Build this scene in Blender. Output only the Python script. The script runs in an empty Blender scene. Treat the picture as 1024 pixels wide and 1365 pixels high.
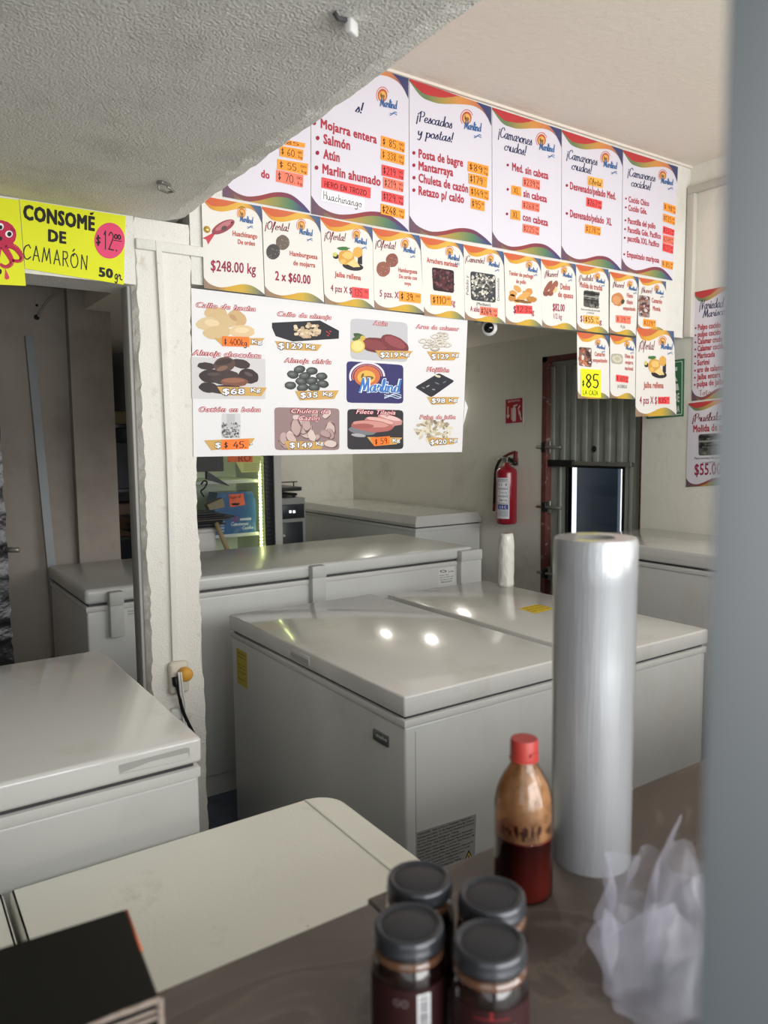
import bpy, bmesh, math, random
from mathutils import Vector, Matrix
random.seed(7)
SC = bpy.context.scene
COL = SC.collection
# ------------------------------------------------------------------ camera
# room frame: X runs along the menu beam, Y goes from the counter into the shop, Z is up
FPX = 1006.8; PIT = math.radians(5.427); ROL = math.radians(-0.596); YAW = math.radians(34.1); EYE = Vector((0, 0, 1.5))
_f = Vector((0, math.cos(PIT), -math.sin(PIT))); _r = Vector((1, 0, 0)); _u = _r.cross(_f)
_R = _r*math.cos(ROL) + _u*math.sin(ROL); _U = -_r*math.sin(ROL) + _u*math.cos(ROL)
_M = Matrix.Rotation(-YAW, 3, 'Z')
CR, CU, CF = _M @ _R, _M @ _U, _M @ _f
cam_data = bpy.data.cameras.new('camera'); cam = bpy.data.objects.new('camera', cam_data); COL.objects.link(cam)
cam.matrix_world = Matrix((( CR.x, CU.x, -CF.x, EYE.x), (CR.y, CU.y, -CF.y, EYE.y), (CR.z, CU.z, -CF.z, EYE.z), (0, 0, 0, 1)))
cam_data.sensor_fit = 'HORIZONTAL'; cam_data.sensor_width = 36.0; cam_data.lens = 36.0*FPX/1024.0
cam_data.clip_start = 0.02
cam_data.dof.use_dof = True; cam_data.dof.focus_distance = 2.4; cam_data.dof.aperture_fstop = 36.0*FPX/1024.0/5.0
SC.camera = cam
# ------------------------------------------------------------------ world, daylight, exposure
SC.view_settings.view_transform = 'Standard'; SC.view_settings.look = 'None'; SC.view_settings.gamma = 1.0
SC.view_settings.use_curve_mapping = False
SC.view_settings.exposure = -0.18
W = bpy.data.worlds.new('daylight'); SC.world = W; W.use_nodes = True
bg = W.node_tree.nodes['Background']; bg.inputs[0].default_value = (0.93, 0.97, 1.0, 1); bg.inputs[1].default_value = 1.6
def area_light(name, loc, target, sx, sy, power, color):
    l = bpy.data.lights.new(name, 'AREA'); l.shape = 'RECTANGLE'; l.size = sx; l.size_y = sy; l.energy = power; l.color = color
    o = bpy.data.objects.new(name, l); COL.objects.link(o); o.location = loc
    o.rotation_euler = (Vector(target)-Vector(loc)).to_track_quat('-Z', 'Y').to_euler(); return o
area_light('daylight_shop_front', (1.6, -2.4, 1.65), (1.6, 2.4, 1.75), 4.6, 2.3, 265, (1.0, 0.99, 0.975))
# ------------------------------------------------------------------ pixel rays of the survey -> points on real planes
def ray(x, y): return CR*((x-512)/FPX) - CU*((y-682.5)/FPX) + CF
def onz(x, y, z): d = ray(x, y); return EYE + d*((z-EYE.z)/d.z)
def onv(x, y, v): d = ray(x, y); return EYE + d*(v/d.y)
def onu(x, y, u): d = ray(x, y); return EYE + d*(u/d.x)
# ------------------------------------------------------------------ materials
def lin(c): return c/12.92 if c <= 0.04045 else ((c+0.055)/1.055)**2.4
def rgb(r, g, b): return (lin(r/255), lin(g/255), lin(b/255), 1.0)
MATS = {}
def mat(name, col, rough=0.5, metal=0.0, coat=0.0, bump=None, spots=None, spec=0.5, trans=0.0, emit=None, alpha=1.0, stretch=None, ior=1.45, coat_rough=0.1):
    if name in MATS: return MATS[name]
    m = bpy.data.materials.new(name); m.use_nodes = True; nt = m.node_tree; p = nt.nodes['Principled BSDF']
    p.inputs['Base Color'].default_value = col; p.inputs['Roughness'].default_value = rough; p.inputs['Metallic'].default_value = metal
    p.inputs['Coat Weight'].default_value = coat; p.inputs['Coat Roughness'].default_value = coat_rough
    p.inputs['Specular IOR Level'].default_value = spec; p.inputs['Transmission Weight'].default_value = trans; p.inputs['IOR'].default_value = ior
    p.inputs['Alpha'].default_value = alpha
    if emit: p.inputs['Emission Color'].default_value = emit[0]; p.inputs['Emission Strength'].default_value = emit[1]
    tc = nt.nodes.new('ShaderNodeTexCoord'); src = tc.outputs['Object']
    if stretch:
        mp = nt.nodes.new('ShaderNodeMapping'); mp.inputs['Scale'].default_value = stretch; nt.links.new(src, mp.inputs[0]); src = mp.outputs[0]
    if bump:                       # list of (scale, strength, detail)
        prev = None
        for sc_, st_, de_ in bump:
            n = nt.nodes.new('ShaderNodeTexNoise'); n.inputs['Scale'].default_value = sc_; n.inputs['Detail'].default_value = de_
            nt.links.new(src, n.inputs['Vector'])
            b = nt.nodes.new('ShaderNodeBump'); b.inputs['Strength'].default_value = st_; b.inputs['Distance'].default_value = 0.01
            nt.links.new(n.outputs[0], b.inputs['Height'])
            if prev: nt.links.new(prev.outputs[0], b.inputs['Normal'])
            prev = b
        nt.links.new(prev.outputs[0], p.inputs['Normal'])
    if spots:                      # list of (scale, colour, low, high, detail): stains and wear with a shape of their own
        cur = None
        for sc_, c2, lo, hi, de_ in spots:
            n = nt.nodes.new('ShaderNodeTexNoise'); n.inputs['Scale'].default_value = sc_; n.inputs['Detail'].default_value = de_; n.inputs['Roughness'].default_value = 0.65
            nt.links.new(src, n.inputs['Vector'])
            r = nt.nodes.new('ShaderNodeMapRange'); r.inputs[1].default_value = lo; r.inputs[2].default_value = hi
            nt.links.new(n.outputs[0], r.inputs[0])
            x = nt.nodes.new('ShaderNodeMix'); x.data_type = 'RGBA'
            if cur: nt.links.new(cur, x.inputs[6])
            else: x.inputs[6].default_value = col
            x.inputs[7].default_value = c2; nt.links.new(r.outputs[0], x.inputs[0]); cur = x.outputs[2]
        nt.links.new(cur, p.inputs['Base Color'])
    MATS[name] = m; return m
def print_mat(name, rough):        # printed ink: every face carries its own ink colour
    if name in MATS: return MATS[name]
    m = bpy.data.materials.new(name); m.use_nodes = True; nt = m.node_tree; p = nt.nodes['Principled BSDF']
    a = nt.nodes.new('ShaderNodeVertexColor'); a.layer_name = 'Ink'; nt.links.new(a.outputs[0], p.inputs['Base Color'])
    p.inputs['Roughness'].default_value = rough; p.inputs['Specular IOR Level'].default_value = 0.3
    MATS[name] = m; return m
INK = print_mat('printed_ink', 0.55)
PLASTER = mat('rough_white_plaster', rgb(224, 222, 215), 0.85, bump=[(120, 0.25, 4), (14, 0.2, 3)], spots=[(3.5, rgb(205, 199, 186), 0.52, 0.75, 6), (30, rgb(196, 189, 176), 0.66, 0.8, 4)], spec=0.2)
SOFFIT = mat('textured_soffit_plaster', rgb(228, 226, 219), 0.9, bump=[(200, 0.8, 6), (60, .35, 4), (9, 0.2, 3)], spots=[(4, rgb(196, 194, 186), 0.5, 0.8, 5)], spec=0.15)
CEIL = mat('cream_ceiling_paint', rgb(230, 222, 210), 0.85, bump=[(40, 0.25, 4)], spec=0.2)
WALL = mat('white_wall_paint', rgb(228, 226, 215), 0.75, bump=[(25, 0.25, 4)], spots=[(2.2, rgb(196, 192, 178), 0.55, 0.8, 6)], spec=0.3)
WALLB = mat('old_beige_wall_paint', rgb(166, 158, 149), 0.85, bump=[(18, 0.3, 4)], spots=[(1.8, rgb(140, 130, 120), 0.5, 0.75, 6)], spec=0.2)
STUCCO = mat('coarse_white_stucco', rgb(228, 225, 217), 0.9, bump=[(170, 0.35, 4), (30, 0.2, 3)], spots=[(14, rgb(203, 196, 182), 0.6, 0.72, 5)], spec=0.15)
FLOOR = mat('blue_grey_concrete_floor', rgb(88, 96, 112), 0.5, spots=[(6, rgb(60, 64, 74), 0.45, 0.7, 5)])
ENAMEL = mat('white_freezer_enamel', rgb(212, 213, 210), 0.3, coat=0.4, bump=[(3.0, 0.12, 2)], spots=[(2.6, rgb(200, 199, 192), 0.55, 0.8, 5)], coat_rough=0.15)
LIDWHITE = mat('glossy_white_freezer_lid', rgb(217, 217, 213), 0.16, coat=0.5, bump=[(4.0, 0.10, 2), (22, 0.02, 3)], spots=[(5, rgb(204, 202, 192), 0.56, 0.76, 6)], coat_rough=0.06)
TRIMW = mat('white_plastic_trim', rgb(214, 214, 210), 0.4)
GASKET = mat('dark_rubber_gasket', rgb(70, 68, 72), 0.6)
DARK = mat('black_recess', rgb(20, 21, 24), 0.6)
# ------------------------------------------------------------------ mesh helpers
ORG = {}
class MB:
    def __init__(s): s.v = []; s.f = []; s.c = []; s.mi = []; s.sm = []
    def poly(s, pts, col=(0.8, 0.8, 0.8, 1), mi=0, smooth=False):
        i = len(s.v); s.v += [Vector(p) for p in pts]; s.f.append(tuple(range(i, i+len(pts)))); s.c.append(col); s.mi.append(mi); s.sm.append(smooth)
    def mesh(s, vs, fs, col=(0.8, 0.8, 0.8, 1), mi=0, smooth=False):
        i = len(s.v); s.v += [Vector(p) for p in vs]
        for f in fs: s.f.append(tuple(i+k for k in f)); s.c.append(col); s.mi.append(mi); s.sm.append(smooth)
    def box(s, a, b, mi=0, bev=0.0, seg=2, mtx=None, col=(0.8, 0.8, 0.8, 1)):
        a, b = Vector(a), Vector(b); lo = Vector(map(min, a, b)); hi = Vector(map(max, a, b))
        bm = bmesh.new(); bmesh.ops.create_cube(bm, size=1.0)
        for v in bm.verts: v.co = Vector((lo[k]+(v.co[k]+0.5)*(hi[k]-lo[k]) for k in range(3)))
        if bev: bmesh.ops.bevel(bm, geom=list(bm.edges), offset=bev, segments=seg, profile=0.5, affect='EDGES')
        bm.normal_update(); bm.verts.index_update()
        s.mesh([(mtx @ v.co) if mtx else v.co.copy() for v in bm.verts], [[v.index for v in f.verts] for f in bm.faces], col, mi, bool(bev)); bm.free()
    def prism(s, pts2, z0, z1, mi=0, smooth=False, bev=0.0):      # horizontal outline pulled up
        n = len(pts2)
        if bev:
            c = Vector((sum(p[0] for p in pts2)/n, sum(p[1] for p in pts2)/n, 0))
            def ring(k, z):
                out = []
                for i in range(n):
                    p0, p1, p2 = [Vector((*pts2[(i+d) % n], 0)) for d in (-1, 0, 1)]
                    t = (p2-p0).normalized(); nn = Vector((t.y, -t.x, 0)); out.append(p1-nn*k+Vector((0, 0, z)))
                return out
            rs = [ring(bev, z0), ring(bev*0.3, z0+bev*0.3), ring(0, z0+bev), ring(0, z1-bev), ring(bev*0.3, z1-bev*0.3), ring(bev, z1)]
        else: rs = [[Vector((*p, z0)) for p in pts2], [Vector((*p, z1)) for p in pts2]]
        vs = [p for r in rs for p in r]; fs = []
        for k in range(len(rs)-1):
            for i in range(n): fs.append((k*n+i, k*n+(i+1) % n, (k+1)*n+(i+1) % n, (k+1)*n+i))
        s.mesh(vs, fs, mi=mi, smooth=True); s.mesh(rs[0][::-1], [tuple(range(n))], mi=mi); s.mesh(rs[-1], [tuple(range(n))], mi=mi)
    def lathe(s, prof, o, seg=40, mi=0, mtx=None, wob=None, col=(0.8, 0.8, 0.8, 1), a0=0, a1=2*math.pi, caps=True):
        o = Vector(o); full = abs(a1-a0-2*math.pi) < 1e-6; n = seg if full else seg+1; vs = []; fs = []
        for r, z in prof:
            for i in range(n):
                a = a0+(a1-a0)*i/seg; rr = r*(wob(a, z) if wob else 1); p = Vector((rr*math.cos(a), rr*math.sin(a), z))
                vs.append(o+(mtx @ p if mtx else p))
        for k in range(len(prof)-1):
            for i in range(seg):
                j = (i+1) % n; fs.append((k*n+i, k*n+j, (k+1)*n+j, (k+1)*n+i))
        s.mesh(vs, fs, col, mi, True)
    def tube(s, pts, r, seg=10, mi=0, caps=True, col=(0.8, 0.8, 0.8, 1)):
        pts = [Vector(p) for p in pts]; n = len(pts); vs = []; fs = []; up = Vector((0.13, 0.31, 0.94))
        for i, p in enumerate(pts):
            t = (pts[min(i+1, n-1)]-pts[max(i-1, 0)]).normalized(); a = t.cross(up)
            if a.length < 1e-3: a = t.cross(Vector((1, 0, 0)))
            a.normalize(); b = t.cross(a); rr = r[i] if isinstance(r, (list, tuple)) else r
            for k in range(seg): w = 2*math.pi*k/seg; vs.append(p+(a*math.cos(w)+b*math.sin(w))*rr)
        for i in range(n-1):
            for k in range(seg): k2 = (k+1) % seg; fs.append((i*seg+k, i*seg+k2, (i+1)*seg+k2, (i+1)*seg+k))
        if caps: fs.append(tuple(range(seg))[::-1]); fs.append(tuple((n-1)*seg+k for k in range(seg)))
        s.mesh(vs, fs, col, mi, True)
    def build(s, name, mats, parent=None, origin=None):
        org = ORG[parent.name] if parent is not None else Vector(origin) if origin is not None else (sum(s.v, Vector())/max(1, len(s.v)))
        me = bpy.data.meshes.new(name); me.from_pydata([tuple(v-org) for v in s.v], [], s.f)
        ms = mats if isinstance(mats, (list, tuple)) else [mats]
        for m in ms: me.materials.append(m)
        for p, k, sm in zip(me.polygons, s.mi, s.sm): p.material_index = min(k, len(ms)-1); p.use_smooth = sm
        if any(m.name.startswith('printed') for m in ms):
            ca = me.color_attributes.new('Ink', 'FLOAT_COLOR', 'CORNER'); k = 0; buf = []
            for p, c in zip(me.polygons, s.c):
                for j in range(p.loop_total): buf += list(c[j] if isinstance(c[0], (tuple, list)) else c)
            ca.data.foreach_set('color', buf)
        me.update(); o = bpy.data.objects.new(name, me); COL.objects.link(o)
        if parent is not None: o.parent = parent
        else: o.location = org
        ORG[o.name] = org; return o
def fix(o, ang=40):                 # outward normals, smooth by angle
    bm = bmesh.new(); bm.from_mesh(o.data); bmesh.ops.remove_doubles(bm, verts=bm.verts, dist=1e-5); bmesh.ops.recalc_face_normals(bm, faces=bm.faces)
    for e in bm.edges:
        if len(e.link_faces) == 2 and e.calc_face_angle(0) > math.radians(ang): e.smooth = False
    bm.to_mesh(o.data); bm.free(); return o
def thing(name, loc, label, cat, group=None):
    o = bpy.data.objects.new(name, None); COL.objects.link(o); o.location = loc; o.empty_display_size = 0.1; ORG[o.name] = Vector(loc)
    return tag(o, label, cat, group)
def tag(o, label, cat, group=None):
    o['label'] = label; o['category'] = cat
    if group: o['group'] = group
    return o
def struct(o, label=None):
    o['kind'] = 'structure'
    if label: o['label'] = label
    return o
def catmull(pts, k=5):
    out = []; n = len(pts)
    for i in range(n-1):
        p0, p1, p2, p3 = pts[max(i-1, 0)], pts[i], pts[i+1], pts[min(i+2, n-1)]
        for j in range(k):
            t = j/k; out.append(tuple(0.5*((2*b)+(-a+c)*t+(2*a-5*b+4*c-d)*t*t+(-a+3*b-3*c+d)*t**3) for a, b, c, d in zip(p0, p1, p2, p3)))
    out.append(tuple(pts[-1])); return out
# ------------------------------------------------------------------ lettering: block type and a pen alphabet
_FONT = {}
def block_mesh(txt, bold=0.0, shear=0.0):
    key = (txt, bold, shear)
    if key in _FONT: return _FONT[key]
    c = bpy.data.curves.new('lettering', 'FONT'); c.body = txt; c.size = 1.0; c.shear = shear; c.resolution_u = 2; c.fill_mode = 'FRONT'; c.space_character = 1.0+bold*1.6
    o = bpy.data.objects.new('lettering', c); me = bpy.data.meshes.new_from_object(o)
    vs = [(v.co.x, v.co.y) for v in me.vertices]; fs = [tuple(p.vertices) for p in me.polygons]
    bpy.data.objects.remove(o); bpy.data.meshes.remove(me); bpy.data.curves.remove(c)
    if bold:                       # heavier strokes: the letters struck several times, slightly shifted
        n0 = len(vs); v0, f0 = vs, fs; vs, fs = [], []
        for i, (dx, dy) in enumerate(((-1, -.55), (0, -.7), (1, -.55), (-1, .55), (0, .7), (1, .55), (-1, 0), (1, 0))):
            vs += [(x+dx*bold, y+dy*bold, i*.07) for x, y in v0]; fs += [tuple(k+i*n0 for k in f) for f in f0]
    x0 = min(v[0] for v in vs); x1 = max(v[0] for v in vs)
    _FONT[key] = ([((v[0]-x0)/(x1-x0), v[1]/0.73, v[2] if len(v) > 2 else 0) for v in vs], fs); return _FONT[key]
GL = {}
for line in '''a .52|.38,.4 .22,.5 .06,.34 .04,.12 .15,0 .28,.1 .38,.4;.39,.52 .37,.12 .43,0 .52,.05
b .42|0,.1 .2,.6 .25,1 .12,.9 .1,.1 .2,0 .38,.15 .38,.4 .25,.5 .12,.35
c .4|.36,.4 .25,.5 .08,.35 .06,.12 .2,0 .4,.12
d .52|.4,.4 .25,.5 .08,.35 .05,.12 .18,0 .34,.15 .45,1 .42,.15 .52,.02
e .42|.04,.2 .3,.28 .32,.45 .2,.5 .07,.3 .08,.1 .22,0 .42,.12
f .36|0,.02 .2,.5 .32,.9 .25,1 .16,.8 .1,.1 .02,-.35;.02,.45 .34,.5
g .48|.4,.42 .25,.5 .06,.3 .1,.05 .25,.05 .4,.42 .36,-.2 .2,-.4 .05,-.3
h .48|.1,1 .08,0;.08,.25 .25,.5 .38,.4 .38,.05 .48,.02
i .22|.1,.48 .08,.1 .14,0 .22,.06;.13,.74 .13,.68
j .3|.18,.48 .16,-.2 .02,-.35;.18,.74 .18,.68
k .42|.1,1 .08,0;.36,.5 .1,.22 .4,0
l .24|.03,.1 .18,.7 .17,1 .09,.9 .08,.12 .15,0 .24,.08
m .72|.04,.46 .06,0;.06,.3 .2,.5 .28,.4 .29,0;.29,.3 .44,.5 .53,.4 .55,.08 .62,0 .72,.08
n .5|.04,.46 .06,0;.06,.3 .24,.5 .35,.4 .35,.08 .42,0 .5,.08
o .46|.25,.5 .08,.38 .06,.12 .2,0 .36,.12 .38,.38 .25,.5 .3,.4 .46,.42
p .46|.06,.48 .08,.1 .05,-.4;.08,.3 .22,.5 .38,.38 .36,.1 .22,0 .1,.1
r .36|.04,.3 .12,.52 .14,.42 .3,.42 .26,.12 .36,.02
s .36|.02,.05 .22,.5 .3,.15 .2,0 .06,.05
t .32|.16,.85 .12,.12 .2,0 .32,.08;.02,.58 .3,.62
u .5|.04,.48 .05,.12 .16,0 .32,.12 .36,.48 .36,.1 .42,0 .5,.06
v .42|.03,.48 .16,0 .36,.48 .42,.44
y .46|.04,.48 .07,.18 .2,.12 .35,.48 .32,-.1 .2,-.4 .05,-.32
z .4|.04,.46 .34,.46 .06,.02 .38,.02
C .62|.56,.8 .45,1 .2,.85 .07,.45 .15,.08 .35,0 .58,.2
P .56|.15,.95 .12,0;.02,.8 .2,1 .48,.95 .5,.65 .3,.48 .14,.5
O .7|.35,1 .12,.8 .08,.35 .25,0 .5,.1 .62,.5 .52,.9 .35,1 .25,.8
N .62|.08,0 .12,1 .48,.02 .54,1
V .6|.05,.95 .12,1 .24,0 .55,1
M .8|.05,0 .2,1 .38,.15 .58,1 .68,0
A .55|.03,0 .26,1 .5,0;.1,.35 .42,.35
E .45|.42,1 .08,1 .06,0 .42,0;.07,.52 .35,.52
H .5|.08,1 .06,0;.44,1 .44,0;.06,.5 .44,.5
J .4|.05,1 .38,1;.25,1 .25,.15 .12,0 .02,.12
L .4|.08,1 .07,.02 .38,0
R .5|.08,0 .08,1 .35,1 .42,.75 .3,.52 .08,.5;.22,.52 .46,0
T .5|.02,1 .48,1;.25,1 .25,0
X .5|.04,1 .46,0;.46,1 .04,0
Z .45|.04,1 .42,1 .05,.02 .44,0
0 .48|.24,1 .06,.75 .06,.25 .24,0 .42,.25 .42,.75 .24,1
1 .25|.04,.8 .15,1 .15,0
2 .48|.06,.8 .22,1 .4,.8 .3,.5 .05,.03 .44,.03
3 .45|.06,.92 .25,1 .38,.78 .18,.55 .38,.3 .22,0 .04,.1
4 .5|.3,1 .05,.35 .46,.35;.36,.6 .34,0
5 .46|.4,1 .1,1 .08,.58 .28,.6 .4,.3 .25,0 .04,.08
6 .46|.34,1 .1,.6 .06,.2 .22,0 .38,.2 .28,.45 .08,.3
7 .46|.05,1 .42,1 .18,0
8 .46|.22,.52 .06,.78 .22,1 .38,.78 .08,.25 .22,0 .38,.25 .22,.52
9 .46|.38,.7 .22,.5 .06,.7 .2,1 .38,.75 .36,.3 .3,0
$ .42|.36,.75 .2,.85 .08,.68 .34,.35 .22,.15 .05,.28;.2,1.02 .2,0
. .16|.05,.05 .09,0
- .3|.04,.45 .26,.45
/ .3|.02,0 .28,1
! .24|.16,1 .11,.28;.09,.06 .09,0
¡ .22|.1,.5 .06,-.25;.12,.74 .12,.68
= .34|.02,.95 .3,1;.04,.78 .32,.82;.06,.5 .14,.2;.28,.5 .18,.3 .3,.15'''.split('\n'):
    k, rest = line[0], line[2:]; w, st = rest.split('|')
    GL[k] = (float(w), [[tuple(map(float, q.split(','))) for q in s_.split()] for s_ in st.split(';')])
for a_, b_ in (('ó', 'o'), ('é', 'e'), ('Ó', 'O')):
    h_ = 1.14 if a_ == 'Ó' else 0.62
    GL[a_] = (GL[b_][0], GL[b_][1]+[[(.22, h_), (.34, h_+.16)]])
GL[' '] = (.3, [])
def pen_mesh(txt, w=0.07, script=False, slant=0.0, gap=0.06):
    vs, fs = [], []; x = 0; lay = 0
    for ch in txt:
        gw, strokes = GL.get(ch, GL[' '])
        for st in strokes:
            runs = [[st[0]]]
            for i in range(1, len(st)):
                runs[-1].append(st[i])
                if i < len(st)-1:
                    a = Vector((st[i][0]-st[i-1][0], st[i][1]-st[i-1][1])); b = Vector((st[i+1][0]-st[i][0], st[i+1][1]-st[i][1]))
                    if a.length and b.length and a.angle(b) > (1.9 if script or ch.islower() or ch.isdigit() else 1.1): runs.append([st[i]])
            for rn in runs:
                p = catmull(rn, 4) if len(rn) > 2 else rn; base = len(vs); n = len(p); lay = (lay+.07) % .49
                for i in range(n):
                    t = Vector(p[min(i+1, n-1)])-Vector(p[max(i-1, 0)]); t = t.normalized() if t.length else Vector((1, 0))
                    ww = w*(0.45+0.9*abs(t.y)) if script else w; nn = Vector((-t.y, t.x))*ww/2
                    e = t*(-ww*.4 if i == 0 else ww*.4 if i == n-1 else 0)
                    for sg in (1, -1):
                        q = Vector(p[i])+nn*sg+e; vs.append((x+q.x+slant*q.y, q.y, lay))
                for i in range(n-1): fs.append((base+2*i, base+2*i+1, base+2*i+3, base+2*i+2))
        x += gw+(0 if script else gap)
    x0 = min(v[0] for v in vs); x1 = max(v[0] for v in vs)
    return [((a-x0)/(x1-x0), b, l_) for a, b, l_ in vs], fs
class Surf:
    """a flat surface in the room; (px,py) is a survey ray met with that surface, k a paper-thin layer above it"""
    def __init__(s, kind, d): s.kind = kind; s.d = d
    def at(s, x, y, k=0.0):
        e = k*0.0004
        return onv(x, y, s.d-e) if s.kind == 'v' else onu(x, y, s.d-e) if s.kind == 'u' else onz(x, y, s.d+e)
    def text(s, mb, m, a, b, h, col, k, up=None):
        vs, fs = m; P, Q = s.at(*a, k), s.at(*b, k); X = Q-P
        U = (s.at(a[0], a[1]-h, k)-P) if up is None else (s.at(a[0]+up[0], a[1]+up[1], k)-P)
        N = (s.at(*a, k+1)-P); N = {'v': Vector((0, -.0004, 0)), 'u': Vector((-.0004, 0, 0)), 'z': Vector((0, 0, .0004))}[s.kind]
        mb.mesh([P+X*x+U*y+N*l_ for x, y, l_ in vs], fs, col)
    def quad(s, mb, q, col, k): mb.poly([s.at(*p, k) for p in q], col)
    def blob(s, mb, cx, cy, rx, ry, col, k, rot=0.0, jit=0.0, n=18):
        ca, sa = math.cos(rot), math.sin(rot); pts = []
        for i in range(n):
            a = -2*math.pi*i/n; j = 1+random.uniform(-jit, jit); x, y = rx*math.cos(a)*j, ry*math.sin(a)*j
            pts.append(s.at(cx+x*ca-y*sa, cy+x*sa+y*ca, k))
        mb.poly(pts, col)
    def ring(s, mb, cx, cy, r0x, r0y, r1x, r1y, col, k, a0=0, a1=2*math.pi, n=20):
        for i in range(n):
            a, b = a0+(a1-a0)*i/n, a0+(a1-a0)*(i+1)/n
            mb.poly([s.at(cx+rx*math.cos(t), cy+ry*math.sin(t), k) for rx, ry, t in ((r0x, r0y, a), (r1x, r1y, a), (r1x, r1y, b), (r0x, r0y, b))], col)
    def rrect(s, mb, q, col, k, r=0.12):
        # rounded quad given by four pixel corners TL,TR,BR,BL
        P = [Vector(p) for p in q]; pts = []
        for i in range(4):
            c, pr, nx = P[i], P[i-1], P[(i+1) % 4]
            for t in (0, .25, .5, .75, 1):
                a = c+(pr-c)*r; b = c+(nx-c)*r; pts.append((a*(1-t)+b*t)*(1-2*t*(1-t))+c*(2*t*(1-t)))
        mb.poly([s.at(p.x, p.y, k) for p in pts], col)
def sheet_box(sf, q, thick, mb, k=0.0):
    f = [sf.at(*p, k) for p in q]; n = {'v': Vector((0, 1, 0)), 'u': Vector((1, 0, 0)), 'z': Vector((0, 0, -1))}[sf.kind]*thick
    b = [p+n for p in f]; mb.mesh(f+b, [(0, 1, 2, 3), (7, 6, 5, 4)]+[(i, i+4, (i+1) % 4+4, (i+1) % 4) for i in range(4)])
# ------------------------------------------------------------------ setting
BV, WU, BK = 2.30, 3.37, 5.44          # menu beam plane, right wall, back wall
def sbox(name, a, b, m, label=None, bev=0.0):
    mb = MB(); mb.box(a, b, bev=bev); o = mb.build(name, m, origin=((a[0]+b[0])/2, (a[1]+b[1])/2, min(a[2], b[2]))); return struct(o, label)
sbox('floor', (-1.6, -1.2, -0.1), (3.6, 5.6, 0), FLOOR, 'blue-grey concrete shop floor')
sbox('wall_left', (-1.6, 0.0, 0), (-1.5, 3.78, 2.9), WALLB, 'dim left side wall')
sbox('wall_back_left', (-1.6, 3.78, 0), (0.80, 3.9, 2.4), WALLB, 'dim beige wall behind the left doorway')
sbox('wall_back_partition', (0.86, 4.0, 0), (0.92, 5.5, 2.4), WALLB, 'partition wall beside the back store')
sbox('wall_back', (0.9, BK, 0), (3.5, BK+0.1, 2.4), WALL, 'cream back wall of the shop')
DV0, DV1, DZ = 2.545, 3.262, 1.985      # door opening in the right wall
mb = MB()
mb.box((WU, -1.2, 0), (WU+0.1, DV0, 2.9)); mb.box((WU, DV1, 0), (WU+0.1, BK+0.1, 2.9)); mb.box((WU, DV0, DZ), (WU+0.1, DV1, 2.9))
struct(mb.build('wall_right', WALL, origin=(WU, 2, 0)), 'white painted right wall with the metal door in it')
mb = MB()                               # shop front: solid left of the serving window, right sill raised to block low light
mb.box((-1.6, 0.05, 0), (-0.40, 0.15, 2.9)); mb.box((-0.40, 0.05, 0), (3.37, 0.15, 1.0)); mb.box((-0.40, 0.05, 2.06), (0.84, 0.15, 2.16)); mb.box((0.84, 0.05, 1.0), (0.92, 0.15, 2.9)); mb.box((0.92, 0.05, 1.0), (3.37, 0.15, 1.25)); mb.box((0.84, 0.05, 2.55), (3.37, 0.15, 2.9))
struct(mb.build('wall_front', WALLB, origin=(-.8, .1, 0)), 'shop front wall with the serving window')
# low soffit over the serving counter, its right edge worn and rounded
ns = 90; rr = random.Random(3); prof = []
for i in range(ns+1):
    y = -0.35+(BV+0.2+0.35)*i/ns; j = rr.uniform(-.004, .004)
    prof.append([(-1.6, y, 2.16), (0.772+j*2, y, 2.161), (0.825+j, y, 2.176), (0.842+j, y, 2.192), (0.845+j, y, 2.81), (-1.6, y, 2.81)])
vs = [p for r in prof for p in r]; fs = [(i*6+k, i*6+(k+1) % 6, (i+1)*6+(k+1) % 6, (i+1)*6+k) for i in range(ns) for k in range(6)]
mb = MB(); mb.mesh(vs, fs); struct(mb.build('ceiling_soffit', SOFFIT, origin=(-.4, 1, 2.16)), 'low grey textured soffit at upper left')
sbox('ceiling', (0.8, -1.2, 2.80), (3.5, BV+0.15, 2.9), CEIL, 'high cream ceiling at upper right')
sbox('ceiling_back', (0.86, BV+0.1, 2.114), (3.5, BK+0.1, 2.24), CEIL, 'low white ceiling of the back store')
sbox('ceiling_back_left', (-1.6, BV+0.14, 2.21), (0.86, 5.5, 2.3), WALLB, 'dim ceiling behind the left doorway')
sbox('trim_1', (0.851, BV, 1.985), (WU, BV+0.12, 2.81), PLASTER, 'white beam carrying the menu posters')
sbox('trim_2', (-1.6, BV, 1.965), (0.68, BV+0.16, 2.17), PLASTER, 'lintel over the left doorway')
sbox('trim_3', (0.84, BV-0.012, 2.79), (WU, BV, 2.80), CEIL, 'thin plaster edge along the top of the beam')
# chipped pillar
rr = random.Random(11); pv, pf = [], []; nz = 120
for i in range(nz+1):
    z = 2.16*i/nz
    jl = rr.uniform(-.003, .003)+.004*math.sin(z*9+1)*math.sin(z*23); jr = rr.uniform(-.003, .003)+.003*math.sin(z*13)
    bite = 0.012*max(0, 1-abs(z-1.02)/0.06)+0.007*max(0, 1-abs(z-.8)/.05)
    pv += [(0.684+jl, BV, z), (0.846+jr-bite, BV, z), (0.85, BV+.02, z), (0.85, BV+.11, z), (0.672, BV+.11, z), (0.672, BV+.022, z)]
for i in range(nz):
    for k in range(6): pf.append((i*6+k, i*6+(k+1) % 6, (i+1)*6+(k+1) % 6, (i+1)*6+k))
mb = MB(); mb.mesh(pv, pf); struct(mb.build('trim_4', STUCCO, origin=(.76, BV, 0)), 'rough white plastered pillar with chipped edges')
JAMB = mat('shade_grey_jamb', rgb(176, 176, 170), 0.6)  # grey puts the shade on this side of the pillar into the colour
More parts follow.
